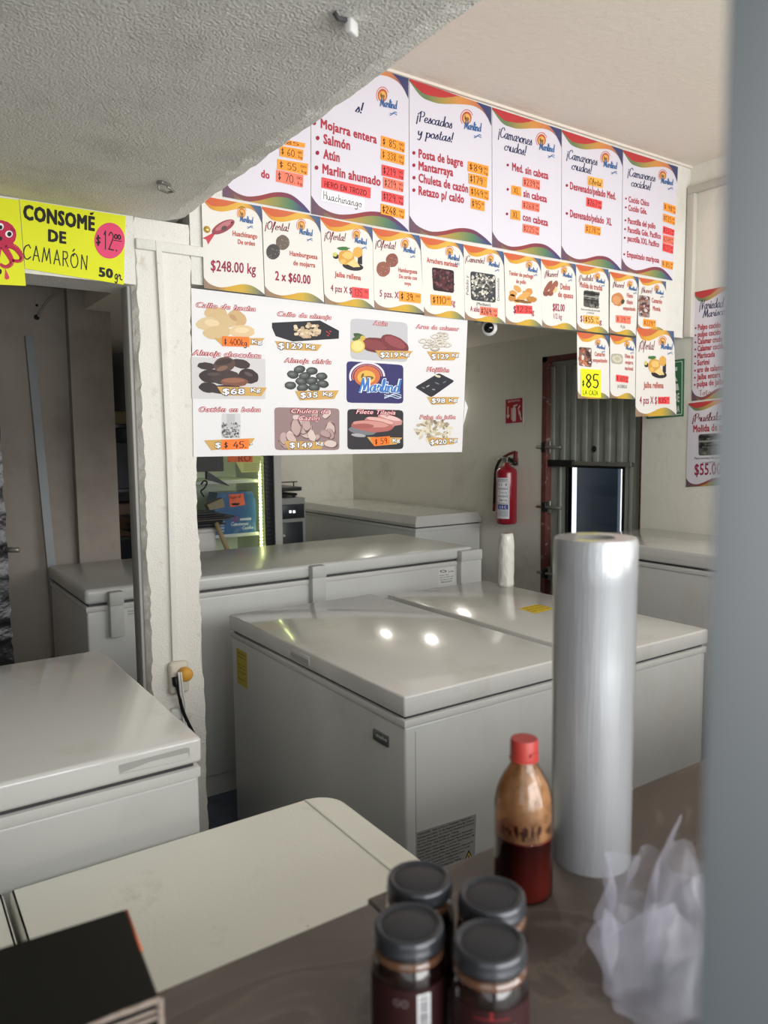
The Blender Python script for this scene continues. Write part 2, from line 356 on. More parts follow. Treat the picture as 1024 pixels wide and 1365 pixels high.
mb = MB(); mb.box((0.662, BV+.03, 0), (0.674, BV+.10, 1.97), bev=.003)
struct(mb.build('trim_5', JAMB, origin=(.655, BV+.1, 0)), 'door jamb toned in shade grey on the left side of the pillar')
mb = MB(); mb.box((0.682, BV-.012, 2.068), (0.90, BV, 2.098), bev=.003); struct(mb.build('trim_6', PLASTER, origin=(.7, BV, 2.07)), 'plaster band across the top of the pillar')
a, b_ = onv(172, 322, BV), onv(208, 328, BV)
mb = MB(); mb.box((max(a.x, .684), BV-.010, b_.z-.008), (b_.x+.006, BV, b_.z+.006), bev=.002); struct(mb.build('trim_7', PLASTER, origin=(a.x, BV, b_.z)), 'short ledge beside the cable duct on the pillar')
sbox('trim_8', (0.786, 3.72, 0), (0.975, 4.02, 2.3), WALLB, 'square column behind the long back freezer')
# raised frame on the right wall where it meets the beam
FR = mat('grey_wall_frame', rgb(198, 194, 184), 0.6)
mb = MB(); mb.box((WU-.03, 0.4, 2.665), (WU, 2.296, 2.70), bev=.004); mb.box((WU-.03, 2.255, 1.985), (WU, 2.296, 2.665), bev=.004)
struct(mb.build('trim_9', FR, origin=(WU, 2.2, 2.3)), 'raised frame on the right wall next to the beam')
# ------------------------------------------------------------------ chest freezers
def freezer(label, u0, u1, v0, v1, zt, lt, base=0.05, lidm=None, group='white chest freezers', lid_bev=0.006, cham=0.0):
    t = thing('chest_freezer', ((u0+u1)/2, (v0+v1)/2, 0), label, 'freezer', group)
    mb = MB(); mb.box((u0+.006, v0+.006, base), (u1-.006, v1-.006, zt-lt-.028), bev=.008, seg=3); fix(mb.build('cabinet', ENAMEL, t), 30)
    mb = MB(); mb.box((u0+.003, v0+.003, zt-lt-.030), (u1-.003, v1-.003, zt-lt-.009), bev=.003); fix(mb.build('rim', TRIMW, t), 30)
    mb = MB(); mb.box((u0+.014, v0+.014, zt-lt-.012), (u1-.014, v1-.014, zt-lt+.004)); mb.build('lid_gasket', GASKET, t)
    mb = MB()
    if cham:
        c = cham; zz = zt-lt
        r0 = [(u0, v0, zz), (u1, v0, zz), (u1, v1, zz), (u0, v1, zz)]; r1 = [(x, y, zz+lt*.3) for x, y, _ in r0]
        r2 = [(u0+c, v0+c, zt), (u1-c*.3, v0+c, zt), (u1-c*.3, v1-c, zt), (u0+c, v1-c, zt)]
        mb.mesh(r0+r1+r2, [(3, 2, 1, 0), (8, 9, 10, 11)]+[(k+i, k+(i+1) % 4, k+4+(i+1) % 4, k+4+i) for k in (0, 4) for i in range(4)])
    else: mb.box((u0, v0, zt-lt), (u1, v1, zt), bev=lid_bev, seg=3)
    fix(mb.build('lid', lidm or LIDWHITE, t), 30)
    if base > 0.01:
        mb = MB(); mb.box((u0+.02, v0+.02, 0), (u1-.02, v1-.02, base+.01)); mb.build('plinth', TRIMW if base > .08 else DARK, t)
    return t
GRIP = mat('shaded_grip_plastic', rgb(176, 176, 172), 0.45)  # darker tone puts the recess shade into the flat lid handles
def sticker(t, name, sf, q, lines, fill, ink, extra=None, label=None):
    mb = MB(); sf.quad(mb, q, fill, 1)
    for a, b, h, s_ in lines: sf.text(mb, block_mesh(s_, .01), a, b, h, ink, 2)
    if extra: extra(mb)
    o = mb.build(name, INK, t)
    if label: o['label'] = label
    return o
BLACKI = rgb(38, 36, 36)
# A: the freezer in the middle of the picture
A0, A1, AV0, AV1, AZ = 1.067, 1.705, 1.495, 2.615, 0.86
fa = freezer('white chest freezer in the middle with a grey badge on its front', A0, A1, AV0, AV1, AZ, 0.055)
sA = Surf('u', A0+.006); sL = Surf('u', A0); sE = Surf('v', AV0+.006)
a = sL.at(388, 866); b_ = sL.at(413, 888)
mb = MB(); vA, vB = sL.at(388, 870).y, sL.at(413, 884).y; zc = AZ-.0285
mb.box((A0-.002, vB, zc-.014), (A0+.004, vA, zc+.014), bev=.0015); mb.box((A0-.0028, vB+.004, zc-.010), (A0, vA-.004, zc+.004), mi=1); mb.build('lid_handle', [TRIMW, GRIP], fa)
sticker(fa, 'energy_label', sA, [(315, 863), (329, 871), (330, 919), (316.5, 910)],
        [((317, 870.5), (327.5, 876), 2.2, 'EFICIENCIA'), ((317, 875), (327.5, 880.5), 2.0, 'ENERGETICA'), ((317, 885), (327, 890), 1.6, 'Consumo de energia'), ((317, 889), (327, 894), 1.6, 'Capacidad  Litros'), ((317.4, 895), (327.4, 900), 2, 'Ahorro de Energia'), ((317.6, 904), (327.6, 909.5), 1.6, 'IMPORTANTE')],
        rgb(206, 190, 70), rgb(60, 55, 30), label='tall yellow energy label')
BADGE = mat('grey_metal_badge', rgb(120, 122, 124), 0.35, metal=0.6)
mb = MB(); p0, p1 = sA.at(498.5, 970.5), sA.at(519, 993.5); z0, z1 = sA.at(499, 985).z, sA.at(499, 970.5).z
mb.box((A0+.001, p1.y, z0), (A0+.008, p0.y, z1), bev=.003); bo = mb.build('badge', BADGE, fa)
mb = MB(); Surf('u', A0+.001).text(mb, block_mesh('mabe', .03), (501.5, 981.5), (516, 989.5), 5.2, rgb(232, 232, 230), 1); mb.build('badge_lettering', INK, bo)
q = [(554.5, 1110), (635, 1085), (633, 1140), (556, 1170)]
L_ = ['*DANGER - Risk of Fire or Explosion. Flammable', 'Refrigerant Used. To Be Repaired Only By Trained', 'Service Personnel. Do Not Use Mechanical Devices', 'Do Not Puncture Refrigerant Tubing.', '*CAUTION - Risk of Fire or Explosion. Flammable', 'Refrigerant Used. Consult Repair Manual/Owner\'s', 'Guide Before Attempting To Service This Product. All', 'Safety Precautions Must be Followed.', 'CAUTION - Risk of Fire or Explosion. Dispose of', 'Properly In Accordance With Federal Or Local', 'Regulations. Flammable Refrigerant Used.', 'CAUTION - Risk of Fire or Explosion', 'Due To Puncture Of Refrigerant Tubing']
ln = []
for i, s_ in enumerate(L_):
    f = min(1, len(s_)/48); y0 = 1114.5+i*4.35; y1 = 1089.5+i*4.1; ln.append(((557, y0), (557+75*f, y0+(y1-y0)*f), 2.7, s_))
def warn(mb):
    mb.poly([sE.at(*p, 3) for p in ((625, 1133), (631.5, 1145.5), (618.5, 1149.5))], rgb(25, 25, 20)); mb.poly([sE.at(*p, 4) for p in ((625, 1136), (629.7, 1144.7), (620.7, 1147.5))], rgb(214, 190, 90))
    mb.poly([sE.at(*p, 5) for p in ((625, 1139), (627, 1144), (623.4, 1145))], rgb(25, 25, 20))
sticker(fa, 'warning_notice', sE, q, ln, rgb(162, 162, 160), rgb(60, 60, 60), warn, label='grey printed warning notice')
mb = MB(); mb.box((A0+.038, AV0+.0052, .06), (A0+.0395, AV0+.0068, AZ-.1)); mb.build('panel_seam', GRIP, fa)
# A2: its neighbour to the right
B0, B1, BV0, BV1 = 1.745, 2.285, 1.445, 2.56
fb = freezer('white chest freezer behind the middle one, yellow sticker and small film roll on its lid', B0, B1, BV0, BV1, AZ, 0.05)
sT = Surf('z', AZ)
sticker(fb, 'lid_sticker', sT, [(691, 811), (716, 805.5), (740, 811), (714, 818)], [((697, 812), (722, 806.8), 1.6, 'PRECAUCION NO PERFORAR'), ((703, 814), (728, 808.7), 1.6, 'RIESGO ELECTRICO'), ((709, 816), (734, 810.5), 1.6, 'NO TOCAR')], rgb(226, 196, 60), rgb(150, 120, 30), label='yellow sticker on the lid')
# L: near left freezer
L0, L1, LV0, LV1, LZ = -0.30, 0.500, 1.379, 2.145, 0.93
fl = freezer('white chest freezer at the lower left with a long grip scooped into its lid', L0, L1, LV0, LV1, LZ, 0.052, lid_bev=.009)
sF = Surf('v', LV0)
def sp(x, y): p = sF.at(x, y); return (p.x, p.z)
mb = MB()
xs = [sp(158, 1020), sp(247, 996.5), sp(252.5, 997), sp(252.5, 1009), sp(247, 1013), sp(160, 1032)]
for k, m_ in ((0.0008, 0),): mb.poly([(x, LV0-k, z) for x, z in xs])
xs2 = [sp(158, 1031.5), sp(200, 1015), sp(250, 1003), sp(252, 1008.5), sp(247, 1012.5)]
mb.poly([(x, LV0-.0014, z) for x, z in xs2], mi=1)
mb.build('lid_handle', [GRIP, TRIMW], fl)  # flat pieces, two tones stand for light and shade in the scoop
# B: long freezer across the back of the room, its rear towards the counter
C0, C1, CV0, CV1, CZ = 0.635, 2.553, 2.955, 3.655, 0.95
fc = freezer('long white chest freezer across the room with plastic hinge covers facing the counter', C0, C1, CV0, CV1, CZ, 0.060, base=.09, lidm=ENAMEL, lid_bev=.016)
sB = Surf('v', CV0)
HINGE = mat('grey_white_hinge_plastic', rgb(205, 206, 202), 0.45)
for (xa, xb, yt, yb) in ((143, 164, 787, 846), (412, 431, 753, 806), (610, 637, 733, 790)):
    p0, p1 = sB.at(xa, yt), sB.at(xb, yb)
    mb = MB(); mb.box((p0.x, CV0-.030, p1.z), (p1.x, CV0+.01, p0.z-.055), bev=.004); mb.box((p0.x-.002, CV0-.036, p0.z-.058), (p1.x+.002, CV0+.012, p0.z-.004), bev=.006); fix(mb.build('hinge_cover', HINGE, fc))
sBs = Surf('v', CV0+.006)
def logo_lab(mb):
    sBs.blob(mb, 591, 761.5, 4.5, 1.8, BLACKI, 2); sBs.blob(mb, 591, 761.5, 3.2, 1.0, rgb(225, 226, 224), 3)
sticker(fc, 'rating_label', sBs, [(584.5, 758.5), (606.5, 755), (605.5, 777), (585, 780)], [((598, 763), (605, 762), 2.0, 'R134a'), ((586, 768), (598, 766.3), 1.6, 'Modelo  Serie'), ((586, 771), (604.5, 768.5), 1.5, 'Volts 115  Hz 60  A 4.5'), ((586, 774), (604.5, 771.5), 1.5, 'Capacidad neta 708 L'), ((588, 777.5), (603, 775.2), 2.2, 'PRECAUCION')], rgb(226, 227, 224), BLACKI, logo_lab, label='small white rating label')
sticker(fc, 'rating_label', sBs, [(169, 812), (179, 810.5), (180, 821), (170, 823)], [((170.5, 816), (178.5, 814.6), 1.6, 'Clase'), ((170.7, 819.5), (178.8, 818), 1.6, 'Serie')], rgb(212, 213, 210), BLACKI, label='tiny white label')
# C: far right corner
fd = freezer('white chest freezer in the far corner below the fire extinguisher', 2.81, 3.36, 3.80, 5.40, 1.015, 0.065, cham=.035)
# D: along the right wall
fe = freezer('white chest freezer against the right wall beside the metal door', 2.80, 3.36, 1.15, 2.50, 1.025, 0.065, lid_bev=.008)
mb = MB(); mb.box((2.798, 1.15, .985), (2.801, 2.50, 1.012)); mb.build('lid_edge_strip', TRIMW, fe)
# ------------------------------------------------------------------ folding table
CREAM = mat('scuffed_cream_table_plastic', rgb(246, 246, 236), 0.42, bump=[(120, 0.06, 3)], spots=[(9, rgb(222, 221, 209), 0.60, 0.78, 8), (38, rgb(184, 182, 168), 0.70, 0.80, 5)])
t = thing('folding_table', (.15, 1.04, 0), 'cream plastic folding table with a scuffed top below the counter', 'table')
def rounded(u0, u1, v0, v1, rs, n=8):
    pts = []
    for (cx, cy, a0, r) in ((u0, v0, math.pi, rs[0]), (u1, v0, 1.5*math.pi, rs[1]), (u1, v1, 0, rs[2]), (u0, v1, .5*math.pi, rs[3])):
        ox, oy = (r if cx == u0 else -r), (r if cy == v0 else -r)
        for i in range(n+1 if r > .001 else 1):
            a = a0+.5*math.pi*i/n; pts.append((cx+ox+r*math.cos(a), cy+oy+r*math.sin(a)))
    return pts
for (u0, u1, rs) in ((0.147, 0.764, (.003, .06, .06, .003)), (-0.47, 0.137, (.06, .003, .003, .06))):
    mb = MB(); mb.prism(rounded(u0, u1, .745, 1.343, rs), .715, .76, bev=.006); fix(mb.build('tabletop_panel', CREAM, t), 50)
mb = MB(); mb.box((.698, .752, .7590), (.706, 1.336, .7625), bev=.0016); mb.build('moulded_ridge', CREAM, t)
STEEL = mat('grey_tube_steel', rgb(150, 150, 150), 0.4, metal=.7)
for u in (-.36, .62):
    for v in (.82, 1.27):
        mb = MB(); mb.tube([(u, v, .72), (u, v, .0)], .0125); mb.build('leg', STEEL, t)
    mb = MB(); mb.tube([(u, .82, .2), (u, 1.27, .2)], .0125); mb.build('crossbar', STEEL, t)
# ------------------------------------------------------------------ serving counter
MARB = bpy.data.materials.new('dark_brown_marble_laminate'); MARB.use_nodes = True; nt = MARB.node_tree; p = nt.nodes['Principled BSDF']
tc = nt.nodes.new('ShaderNodeTexCoord'); n1 = nt.nodes.new('ShaderNodeTexNoise'); n1.inputs['Scale'].default_value = 4.2; n1.inputs['Detail'].default_value = 7; n1.inputs['Roughness'].default_value = .62; n1.inputs['Distortion'].default_value = 1.3
mp = nt.nodes.new('ShaderNodeMapping'); mp.inputs['Scale'].default_value = (1.0, 2.0, 1.0); mp.inputs['Rotation'].default_value = (0, 0, .5)
nt.links.new(tc.outputs['Object'], mp.inputs[0]); nt.links.new(mp.outputs[0], n1.inputs['Vector'])
cr = nt.nodes.new('ShaderNodeValToRGB'); e = cr.color_ramp.elements; e[0].position = .2; e[0].color = rgb(72, 63, 57); e[1].position = .8; e[1].color = rgb(96, 87, 80)
for pos, c in ((.46, rgb(84, 74, 67)), (.495, rgb(102, 92, 84)), (.512, rgb(92, 82, 75)), (.60, rgb(88, 79, 72)), (.615, rgb(98, 89, 81)), (.63, rgb(90, 80, 73))):
    x = e.new(pos); x.color = c
nt.links.new(n1.outputs[0], cr.inputs[0]); nt.links.new(cr.outputs[0], p.inputs['Base Color']); p.inputs['Roughness'].default_value = .42; p.inputs['Specular IOR Level'].default_value = .35
KZ = 1.02
t = thing('serving_counter', (.6, .35, 0), 'dark brown marble-look serving counter along the bottom of the view', 'counter')
mb = MB(); mb.box((-1.2, .152, KZ-.04), (.402, .628, KZ), bev=.002); mb.build('worktop_slab', MARB, t)
mb = MB(); mb.box((.404, .152, KZ-.04), (1.75, .636, KZ), bev=.002); mb.build('worktop_slab', MARB, t)
CARC = mat('dark_counter_carcass', rgb(80, 74, 70), .6)
mb = MB(); mb.box((-1.2, .16, 0), (1.7, .60, KZ-.04)); mb.build('carcass', CARC, t)
# ------------------------------------------------------------------ menu posters
NAVY, BIGRED, ORAN, GREENI, OLIVE = rgb(62, 66, 118), rgb(192, 66, 64), rgb(216, 148, 80), rgb(112, 132, 92), rgb(170, 150, 84)
MAROON, PURP = rgb(150, 44, 66), rgb(104, 84, 104)
ITEM, ITEM2, PRICE, SCRIPT, SCRIPT2 = rgb(178, 58, 74), rgb(186, 92, 82), rgb(150, 40, 74), rgb(34, 42, 84), rgb(120, 44, 58)
TAGO, TAGR, TAGS, TAGW, TAGY = rgb(255, 160, 62), rgb(246, 84, 84), rgb(255, 130, 106), rgb(244, 242, 244), rgb(246, 252, 40)
PEN = rgb(24, 18, 22)
PAPER_BIG = mat('white_poster_paper', rgb(220, 216, 226), .5, spec=.3)
PAPER_SML = mat('white_card_paper', rgb(226, 223, 217), .5, spec=.3)
PAPER_EDGE = mat('white_vinyl', rgb(222, 221, 222), .4, spec=.4)
def mixc(a, b, t): return tuple(x*(1-t)+y*t for x, y in zip(a, b))
def grad(stops, s):
    for (s0, c0), (s1, c1) in zip(stops, stops[1:]):
        if s <= s1: return mixc(c0, c1, max(0, (s-s0)/(s1-s0)))
    return stops[-1][1]
def interp(pts, s):
    cs = catmull(pts, 8)
    for (a, b), (c, d) in zip(cs, cs[1:]):
        if a <= s <= c: return b+(d-b)*(s-a)/max(1e-6, c-a)
    return cs[-1][1]
class Poster:
    def __init__(s, name, label, group, quad, sf, small, cat='poster'):
        s.sf, s.q, s.small = sf, quad, small; s.P = [sf.at(*p) for p in quad]
        s.o = thing(name, (s.P[2]+s.P[3])/2, label, cat, group); s.t = {}
        mb = MB(); sheet_box(sf, quad, .0012, mb); mb.build('paper_sheet', PAPER_SML if small else PAPER_BIG, s.o)
    def st(s, u, v, k=1):
        P = [s.sf.at(*p, k) for p in s.q]; return (P[0]*(1-u)+P[1]*u)*(1-v)+(P[3]*(1-u)+P[2]*u)*v
    def band(s, mb, lo, hi, s0, s1, stops, k, n=26):
        for i in range(n):
            a, b = s0+(s1-s0)*i/n, s0+(s1-s0)*(i+1)/n
            l0, l1, h0, h1 = interp(lo, a), interp(lo, b), interp(hi, a), interp(hi, b)
            ca, cb = grad(stops, a), grad(stops, b)
            mb.poly([s.st(a, l0, k), s.st(b, l1, k), s.st(b, max(h1, l1), k), s.st(a, max(h0, l0), k)], (ca, cb, cb, ca))
    def waves(s, top=True, bot=True, tk=1.0):
        sm = s.small
        white = [(0, .015), (.13, .088), (.25, .10), (.37, .094), (.58, .058), (.75, .036), (.86, .044), (.94, .075), (1, .135)]
        red = [(0, .012), (.12, .055), (.2, .066), (.37, .052), (.5, .024), (.62, 0), (1, -.01)]
        zero = [(0, 0), (.5, 0), (1, 0)]
        if sm: white = [(a, b*1.35) for a, b in white]; red = [(a, b*1.35) for a, b in red]
        if top:
            mb = MB()
            st_ = [(0, rgb(206, 108, 70)), (.25, rgb(214, 164, 60)), (.7, rgb(222, 176, 84)), (.85, rgb(196, 140, 70)), (1, rgb(120, 110, 100))] if sm else [(0, GREENI), (.2, GREENI), (.38, OLIVE), (.6, ORAN), (.8, rgb(206, 130, 90)), (1, rgb(110, 90, 110))]
            s.band(mb, zero, white, 0, 1, st_, 1)
            s.band(mb, zero, red, 0, .62, [(0, rgb(206, 96, 62) if sm else rgb(186, 60, 64)), (.62, rgb(200, 112, 72) if sm else BIGRED)], 2)
            s.band(mb, zero, [(.8, 0), (.88, .03*(1.4 if sm else 1)), (.95, .078*(1.35 if sm else 1)), (1, .135*(1.35 if sm else 1))], .8, 1, [(.8, rgb(96, 112, 136) if sm else NAVY), (1, rgb(74, 92, 130) if sm else rgb(72, 76, 110))], 3, 10)
            mb.build('header_wave', INK, s.o)
        if bot:
            up = [(0, .89), (.08, .945), (.23, .972), (.38, .958), (.59, .915), (.76, .91), (.9, .947), (1, .992)]; one = [(0, 1), (.5, 1), (1, 1)]
            mb = MB()
            if sm:
                up = [(a, 1-(1-b)*1.05) for a, b in up]
                s.band(mb, up, one, 0, 1, [(0, rgb(150, 126, 110)), (.22, rgb(150, 120, 84)), (.35, rgb(206, 160, 56)), (.62, rgb(204, 168, 62)), (.8, rgb(150, 146, 90)), (1, rgb(86, 92, 108))], 1)
            else:
                s.band(mb, up, one, 0, 1, [(0, PURP), (.2, rgb(128, 82, 82)), (.45, rgb(150, 66, 66)), (.75, rgb(120, 66, 84)), (1, NAVY)], 1)
                s.band(mb, [(a, b+(.028 if .2 < a < .95 else .01)) for a, b in up], one, .12, .99, [(.12, rgb(120, 100, 90)), (.35, rgb(196, 150, 74)), (.55, rgb(150, 146, 84)), (.75, rgb(92, 128, 96)), (.9, rgb(72, 90, 120)), (1, NAVY)], 2)
            mb.build('footer_wave', INK, s.o)
    def logo(s, cx, cy, r, slope=.3, lines=True):
        mb = MB(); f = s.sf; ry = r*1.35
        f.ring(mb, cx, cy, r*1.32, ry*1.32, r*1.18, ry*1.18, rgb(206, 96, 84), 1, math.pi*.75, math.pi*1.9, 16)
        f.blob(mb, cx, cy, r, ry, rgb(196, 92, 60) if not s.small else rgb(206, 128, 58), 1); f.blob(mb, cx, cy+ry*.1, r*.74, ry*.74, rgb(226, 176, 96), 2)
        f.blob(mb, cx+r*.05, cy+ry*.15, r*.45, ry*.26, rgb(150, 104, 60), 3); f.blob(mb, cx-r*.3, cy-ry*.1, r*.14, ry*.3, rgb(150, 104, 60), 3)
        y = cy+ry*1.62; col = rgb(54, 100, 156)
        f.text(mb, pen_mesh('Marlind', .12, True, .12), (cx-r*.55, y-r*.05), (cx+r*3.1, y+r*3.6*slope*.62), r*1.7, col, 4)
        for j in (0, 1): mb_pts = [(cx+r*(1.5+.3*i), y+r*(.95+.28*j+slope*1.3+.22*math.sin(i*1.3+j))) for i in range(6)]; [mb.poly([f.at(x0, y0, 4), f.at(x1, y1, 4), f.at(x1, y1+r*.16, 4), f.at(x0, y0+r*.16, 4)], col) for (x0, y0), (x1, y1) in zip(mb_pts, mb_pts[1:])]
        mb.build('logo', INK, s.o)
    def head(s, txt, a, b, h, col=None, w=.095):
        mb = MB(); s.sf.text(mb, pen_mesh(txt, w, True, .14), a, b, h, col or (SCRIPT2 if s.small else SCRIPT), 1); mb.build('script_heading', INK, s.o)
    def item(s, txt, a, b, h, col=None, bold=.042, bullet=None, br=2.2, up=None, name='menu_line'):
        mb = MB(); s.sf.text(mb, block_mesh(txt, bold), a, b, h*1.2, col or (ITEM2 if s.small else ITEM), 1, up); mb.build(name, INK, s.o)
        if bullet: mb = MB(); s.sf.blob(mb, bullet[0], bullet[1], br, br*1.12, MAROON, 1); mb.build('bullet_point', INK, s.o)
    def tagp(s, q, txt, col, sup='00', kg='kg', w=.075, x0=.06, x1=.70, hh=.66, ink=None, lab=None, k=5):
        mb = MB(); s.sf.quad(mb, q, col, k); o = mb.build('price_sticker', INK, s.o); o['label'] = lab or ('handwritten %s price sticker' % {TAGO: 'orange', TAGR: 'red', TAGS: 'salmon pink', TAGW: 'white', TAGY: 'yellow'}.get(col, 'orange'))
        TL, TR, BR, BL = [Vector(p) for p in q]
        def B(u, v): return tuple((TL*(1-u)+TR*u)*(1-v)+(BL*(1-u)+BR*u)*v)
        H = (BL-TL).length; mb = MB(); c = ink or PEN
        s.sf.text(mb, pen_mesh(txt, w), B(x0, .82), B(x1, .82), H*hh, c, k+1)
        if sup: s.sf.text(mb, pen_mesh(sup, .10), B(x1+.06, .42), B(min(.95, x1+.26), .42), H*.22, c, k+1)
        if kg: s.sf.text(mb, pen_mesh(kg, .10), B(x1+.10, .82), B(min(.96, x1+.28), .84), H*.26, c, k+1)
        mb.build('handwriting', INK, o); return o
    def picture(s, fn, label=None):
        mb = MB(); fn(mb, s.sf); o = mb.build('photo_print', INK, s.o)
        if label: o['label'] = label
BIG, SML, LOW, TOP = Surf('v', BV-.003), Surf('v', BV-.012), Surf('v', BV-.009), Surf('v', BV-.016)
G1, G2 = 'large price-list posters on the beam', 'small offer posters below the price lists'
# --- large row
p = Poster('menu_poster', 'large poster mostly hidden by the soffit, orange stickers reading 55 and 70', G1, [(297, 25), (413.2, 60), (413.2, 284), (297, 262)], BIG, False)
p.waves(); p.item('do', (348, 236), (359.5, 238.7), 9)
p.tagp([(380, 186), (407, 191), (406.5, 197), (380, 193)], '85', TAGO, None, None); p.tagp([(373, 194), (404.7, 199.8), (404, 214), (373, 208)], '$ 60.', TAGO)
p.tagp([(370, 211.9), (410.8, 218.2), (410, 233.8), (370, 225.3)], '$ 55.', TAGO); p.tagp([(368.6, 226), (404.7, 233.5), (404, 250), (368.1, 241.9)], '$ 70.', TAGS)
p = Poster('menu_poster', 'large poster with the lines Mojarra entera, Salmón, Atún and Marlin ahumado', G1, [(415, 60), (544.6, 103.6), (544.6, 309), (415, 285)], BIG, False)
p.waves(); p.logo(510, 127, 6.5); p.head('s!', (473, 148.5), (485.5, 151.5), 14)
p.item('Mojarra entera', (427.5, 170), (502.5, 191.5), 10.5, bullet=(419, 164), br=2.6)
p.item('Salmón', (431.2, 191), (466.8, 200), 11, bullet=(423.5, 184), br=2.6); p.item('Atún', (431, 211), (452.9, 216), 11, bullet=(423.2, 203.7), br=2.6); p.item('Marlin ahumado', (429.8, 230.8), (507.4, 248), 11, bullet=(422, 223.5), br=2.6)
p.tagp([(429, 236), (494.5, 250.3), (494, 264.5), (428.6, 250)], 'HERO EN TROZO', TAGR, None, None, x1=.92, hh=.5, w=.11, lab='red sticker reading HERO EN TROZO')
p.tagp([(429, 251.3), (486, 265.2), (485.4, 279.8), (427.6, 267)], 'Huachinango', TAGW, None, None, x1=.95, hh=.68, w=.08, k=4, lab='white sticker reading Huachinango')
p.tagp([(508.4, 180.6), (540, 189.8), (539.6, 203.7), (508.1, 195)], '$ 85.', TAGO); p.tagp([(508.1, 197.8), (539.6, 206.6), (538.9, 220.5), (507.8, 212.5)], '$ 338.', TAGO)
p.tagp([(509.1, 219), (538.9, 226.4), (538.3, 240.3), (509, 233.7)], '$219.', TAGR); p.tagp([(511, 235.6), (538.4, 242.5), (537.7, 256.4), (511, 250.5)], '$219.', TAGS)
p.tagp([(509.1, 254.2), (538.4, 261.1), (538, 274.3), (509.1, 267.8)], '$129.', TAGR); p.tagp([(507.8, 271), (540, 279.1), (539.1, 292.3), (507.7, 285)], '$248.', TAGO, w=.10)
p = Poster('menu_poster', 'large poster headed Pescados y postas with four orange price stickers', G1, [(546, 105), (655, 142.6), (655.6, 327), (546, 309.3)], BIG, False)
p.waves(); p.logo(622.3, 157.2, 6.5); p.head('¡Pescados', (554.6, 160.8), (603, 171.5), 14); p.head('y postas!', (556, 180.8), (605.4, 190), 13)
for s_, a, b, bu in (('Posta de bagre', (558, 210), (617.4, 222.3), (551.8, 203.8)), ('Mantarraya', (558, 226.2), (604.3, 235), (551.8, 220.3)), ('Chuleta de cazón', (558, 242.3), (624.3, 257), (552, 236.9)), ('Retazo p/ caldo', (558, 259.2), (618.8, 271), (551.8, 253.5))): p.item(s_, a, b, 10, bullet=bu)
p.tagp([(624.2, 214.6), (651.5, 221.5), (651, 235.4), (623.8, 228)], '$89', TAGO); p.tagp([(625, 230.5), (650, 236.2), (649, 250.5), (625, 244.3)], '$179', TAGO, '-', None, x1=.76); p.tagp([(626.5, 248), (652, 254.2), (651.5, 267.4), (626.2, 260.8)], '$149', TAGO); p.tagp([(628.2, 263.8), (646.6, 268.5), (646.2, 281.8), (628, 277.7)], '$95', TAGO, '00', None)
p = Poster('menu_poster', 'large poster headed Camarones crudos with two orange XL stickers', G1, [(656.3, 143), (748.7, 172.5), (748, 346), (656.6, 329)], BIG, False)
p.waves(); p.logo(722, 186.6, 5.8); p.head('¡Camarones', (663.8, 182), (709.4, 194), 14); p.head('crudos!', (672.2, 200), (702.6, 207.6), 13)
p.item('Med. sin cabeza', (682.8, 226.9), (731.1, 239), 9, bullet=(677, 220), br=1.7); p.item('sin cabeza', (697.8, 262), (729.2, 270), 8.5, bullet=(677, 252.4), br=1.7); p.item('con cabeza', (696.9, 293.5), (730.7, 301.5), 8.5, bullet=(676, 285.2), br=1.7)
p.tagp([(682.3, 246.7), (694.8, 249.4), (695, 261.7), (682, 258.7)], 'XL', TAGO, None, None, x0=.2, x1=.8); p.tagp([(681, 279), (693.9, 281.3), (693.9, 294), (680.8, 291.8)], 'XL', TAGO, None, None, x0=.2, x1=.8)
p.tagp([(697.3, 235.7), (720.2, 240.7), (719.9, 253.5), (697, 248.2)], '$239', TAGS); p.tagp([(696.6, 267), (719.6, 271.5), (719.1, 282.8), (696.1, 278.2)], '$268', TAGS); p.tagp([(697.3, 298.2), (719.4, 302.3), (718.8, 313.9), (697, 309.5)], '$225', TAGS)
p = Poster('menu_poster', 'large poster listing Desvenado/pelado Med. and Desvenado/pelado XL', G1, [(749.3, 173), (830.3, 199.3), (828.2, 361), (748.7, 346)], BIG, False)
p.waves(); p.logo(807.3, 210.7, 5.2); p.head('¡Camarones', (755, 210.7), (796.5, 220.7), 12.5); p.head('crudos!', (762, 225.6), (789.9, 232.3), 12)
p.tagp([(784, 234.5), (804.5, 239), (804, 251), (784, 246.4)], '¡Oferta!', rgb(255, 186, 92), None, None, x1=.92, w=.10, lab='orange sticker reading Oferta')
p.item('Desvenado/pelado Med.', (760, 252), (821, 266.3), 8.5, bullet=(755.8, 247.2), br=1.7); p.item('Desvenado/pelado  XL', (760, 289), (815.6, 300.6), 8.5, bullet=(755.8, 284.6), br=1.7)
p.tagp([(782, 262.7), (802.8, 268), (802.3, 279.3), (781.9, 274.7)], '$267', TAGR); p.tagp([(780.4, 298.7), (801.1, 302.9), (800.6, 314.2), (780, 310.4)], '$278', TAGO)
p = Poster('menu_poster', 'large poster headed Camarones cocidos at the right end of the beam', G1, [(831, 199.8), (904, 222.5), (896.7, 374), (828.8, 361)], BIG, False)
p.waves(); p.logo(883.7, 234, 4.6); p.head('¡Camarones', (836.4, 234), (873.8, 242.2), 11.5); p.head('cocidos!', (841.4, 248), (868.8, 253.9), 11)
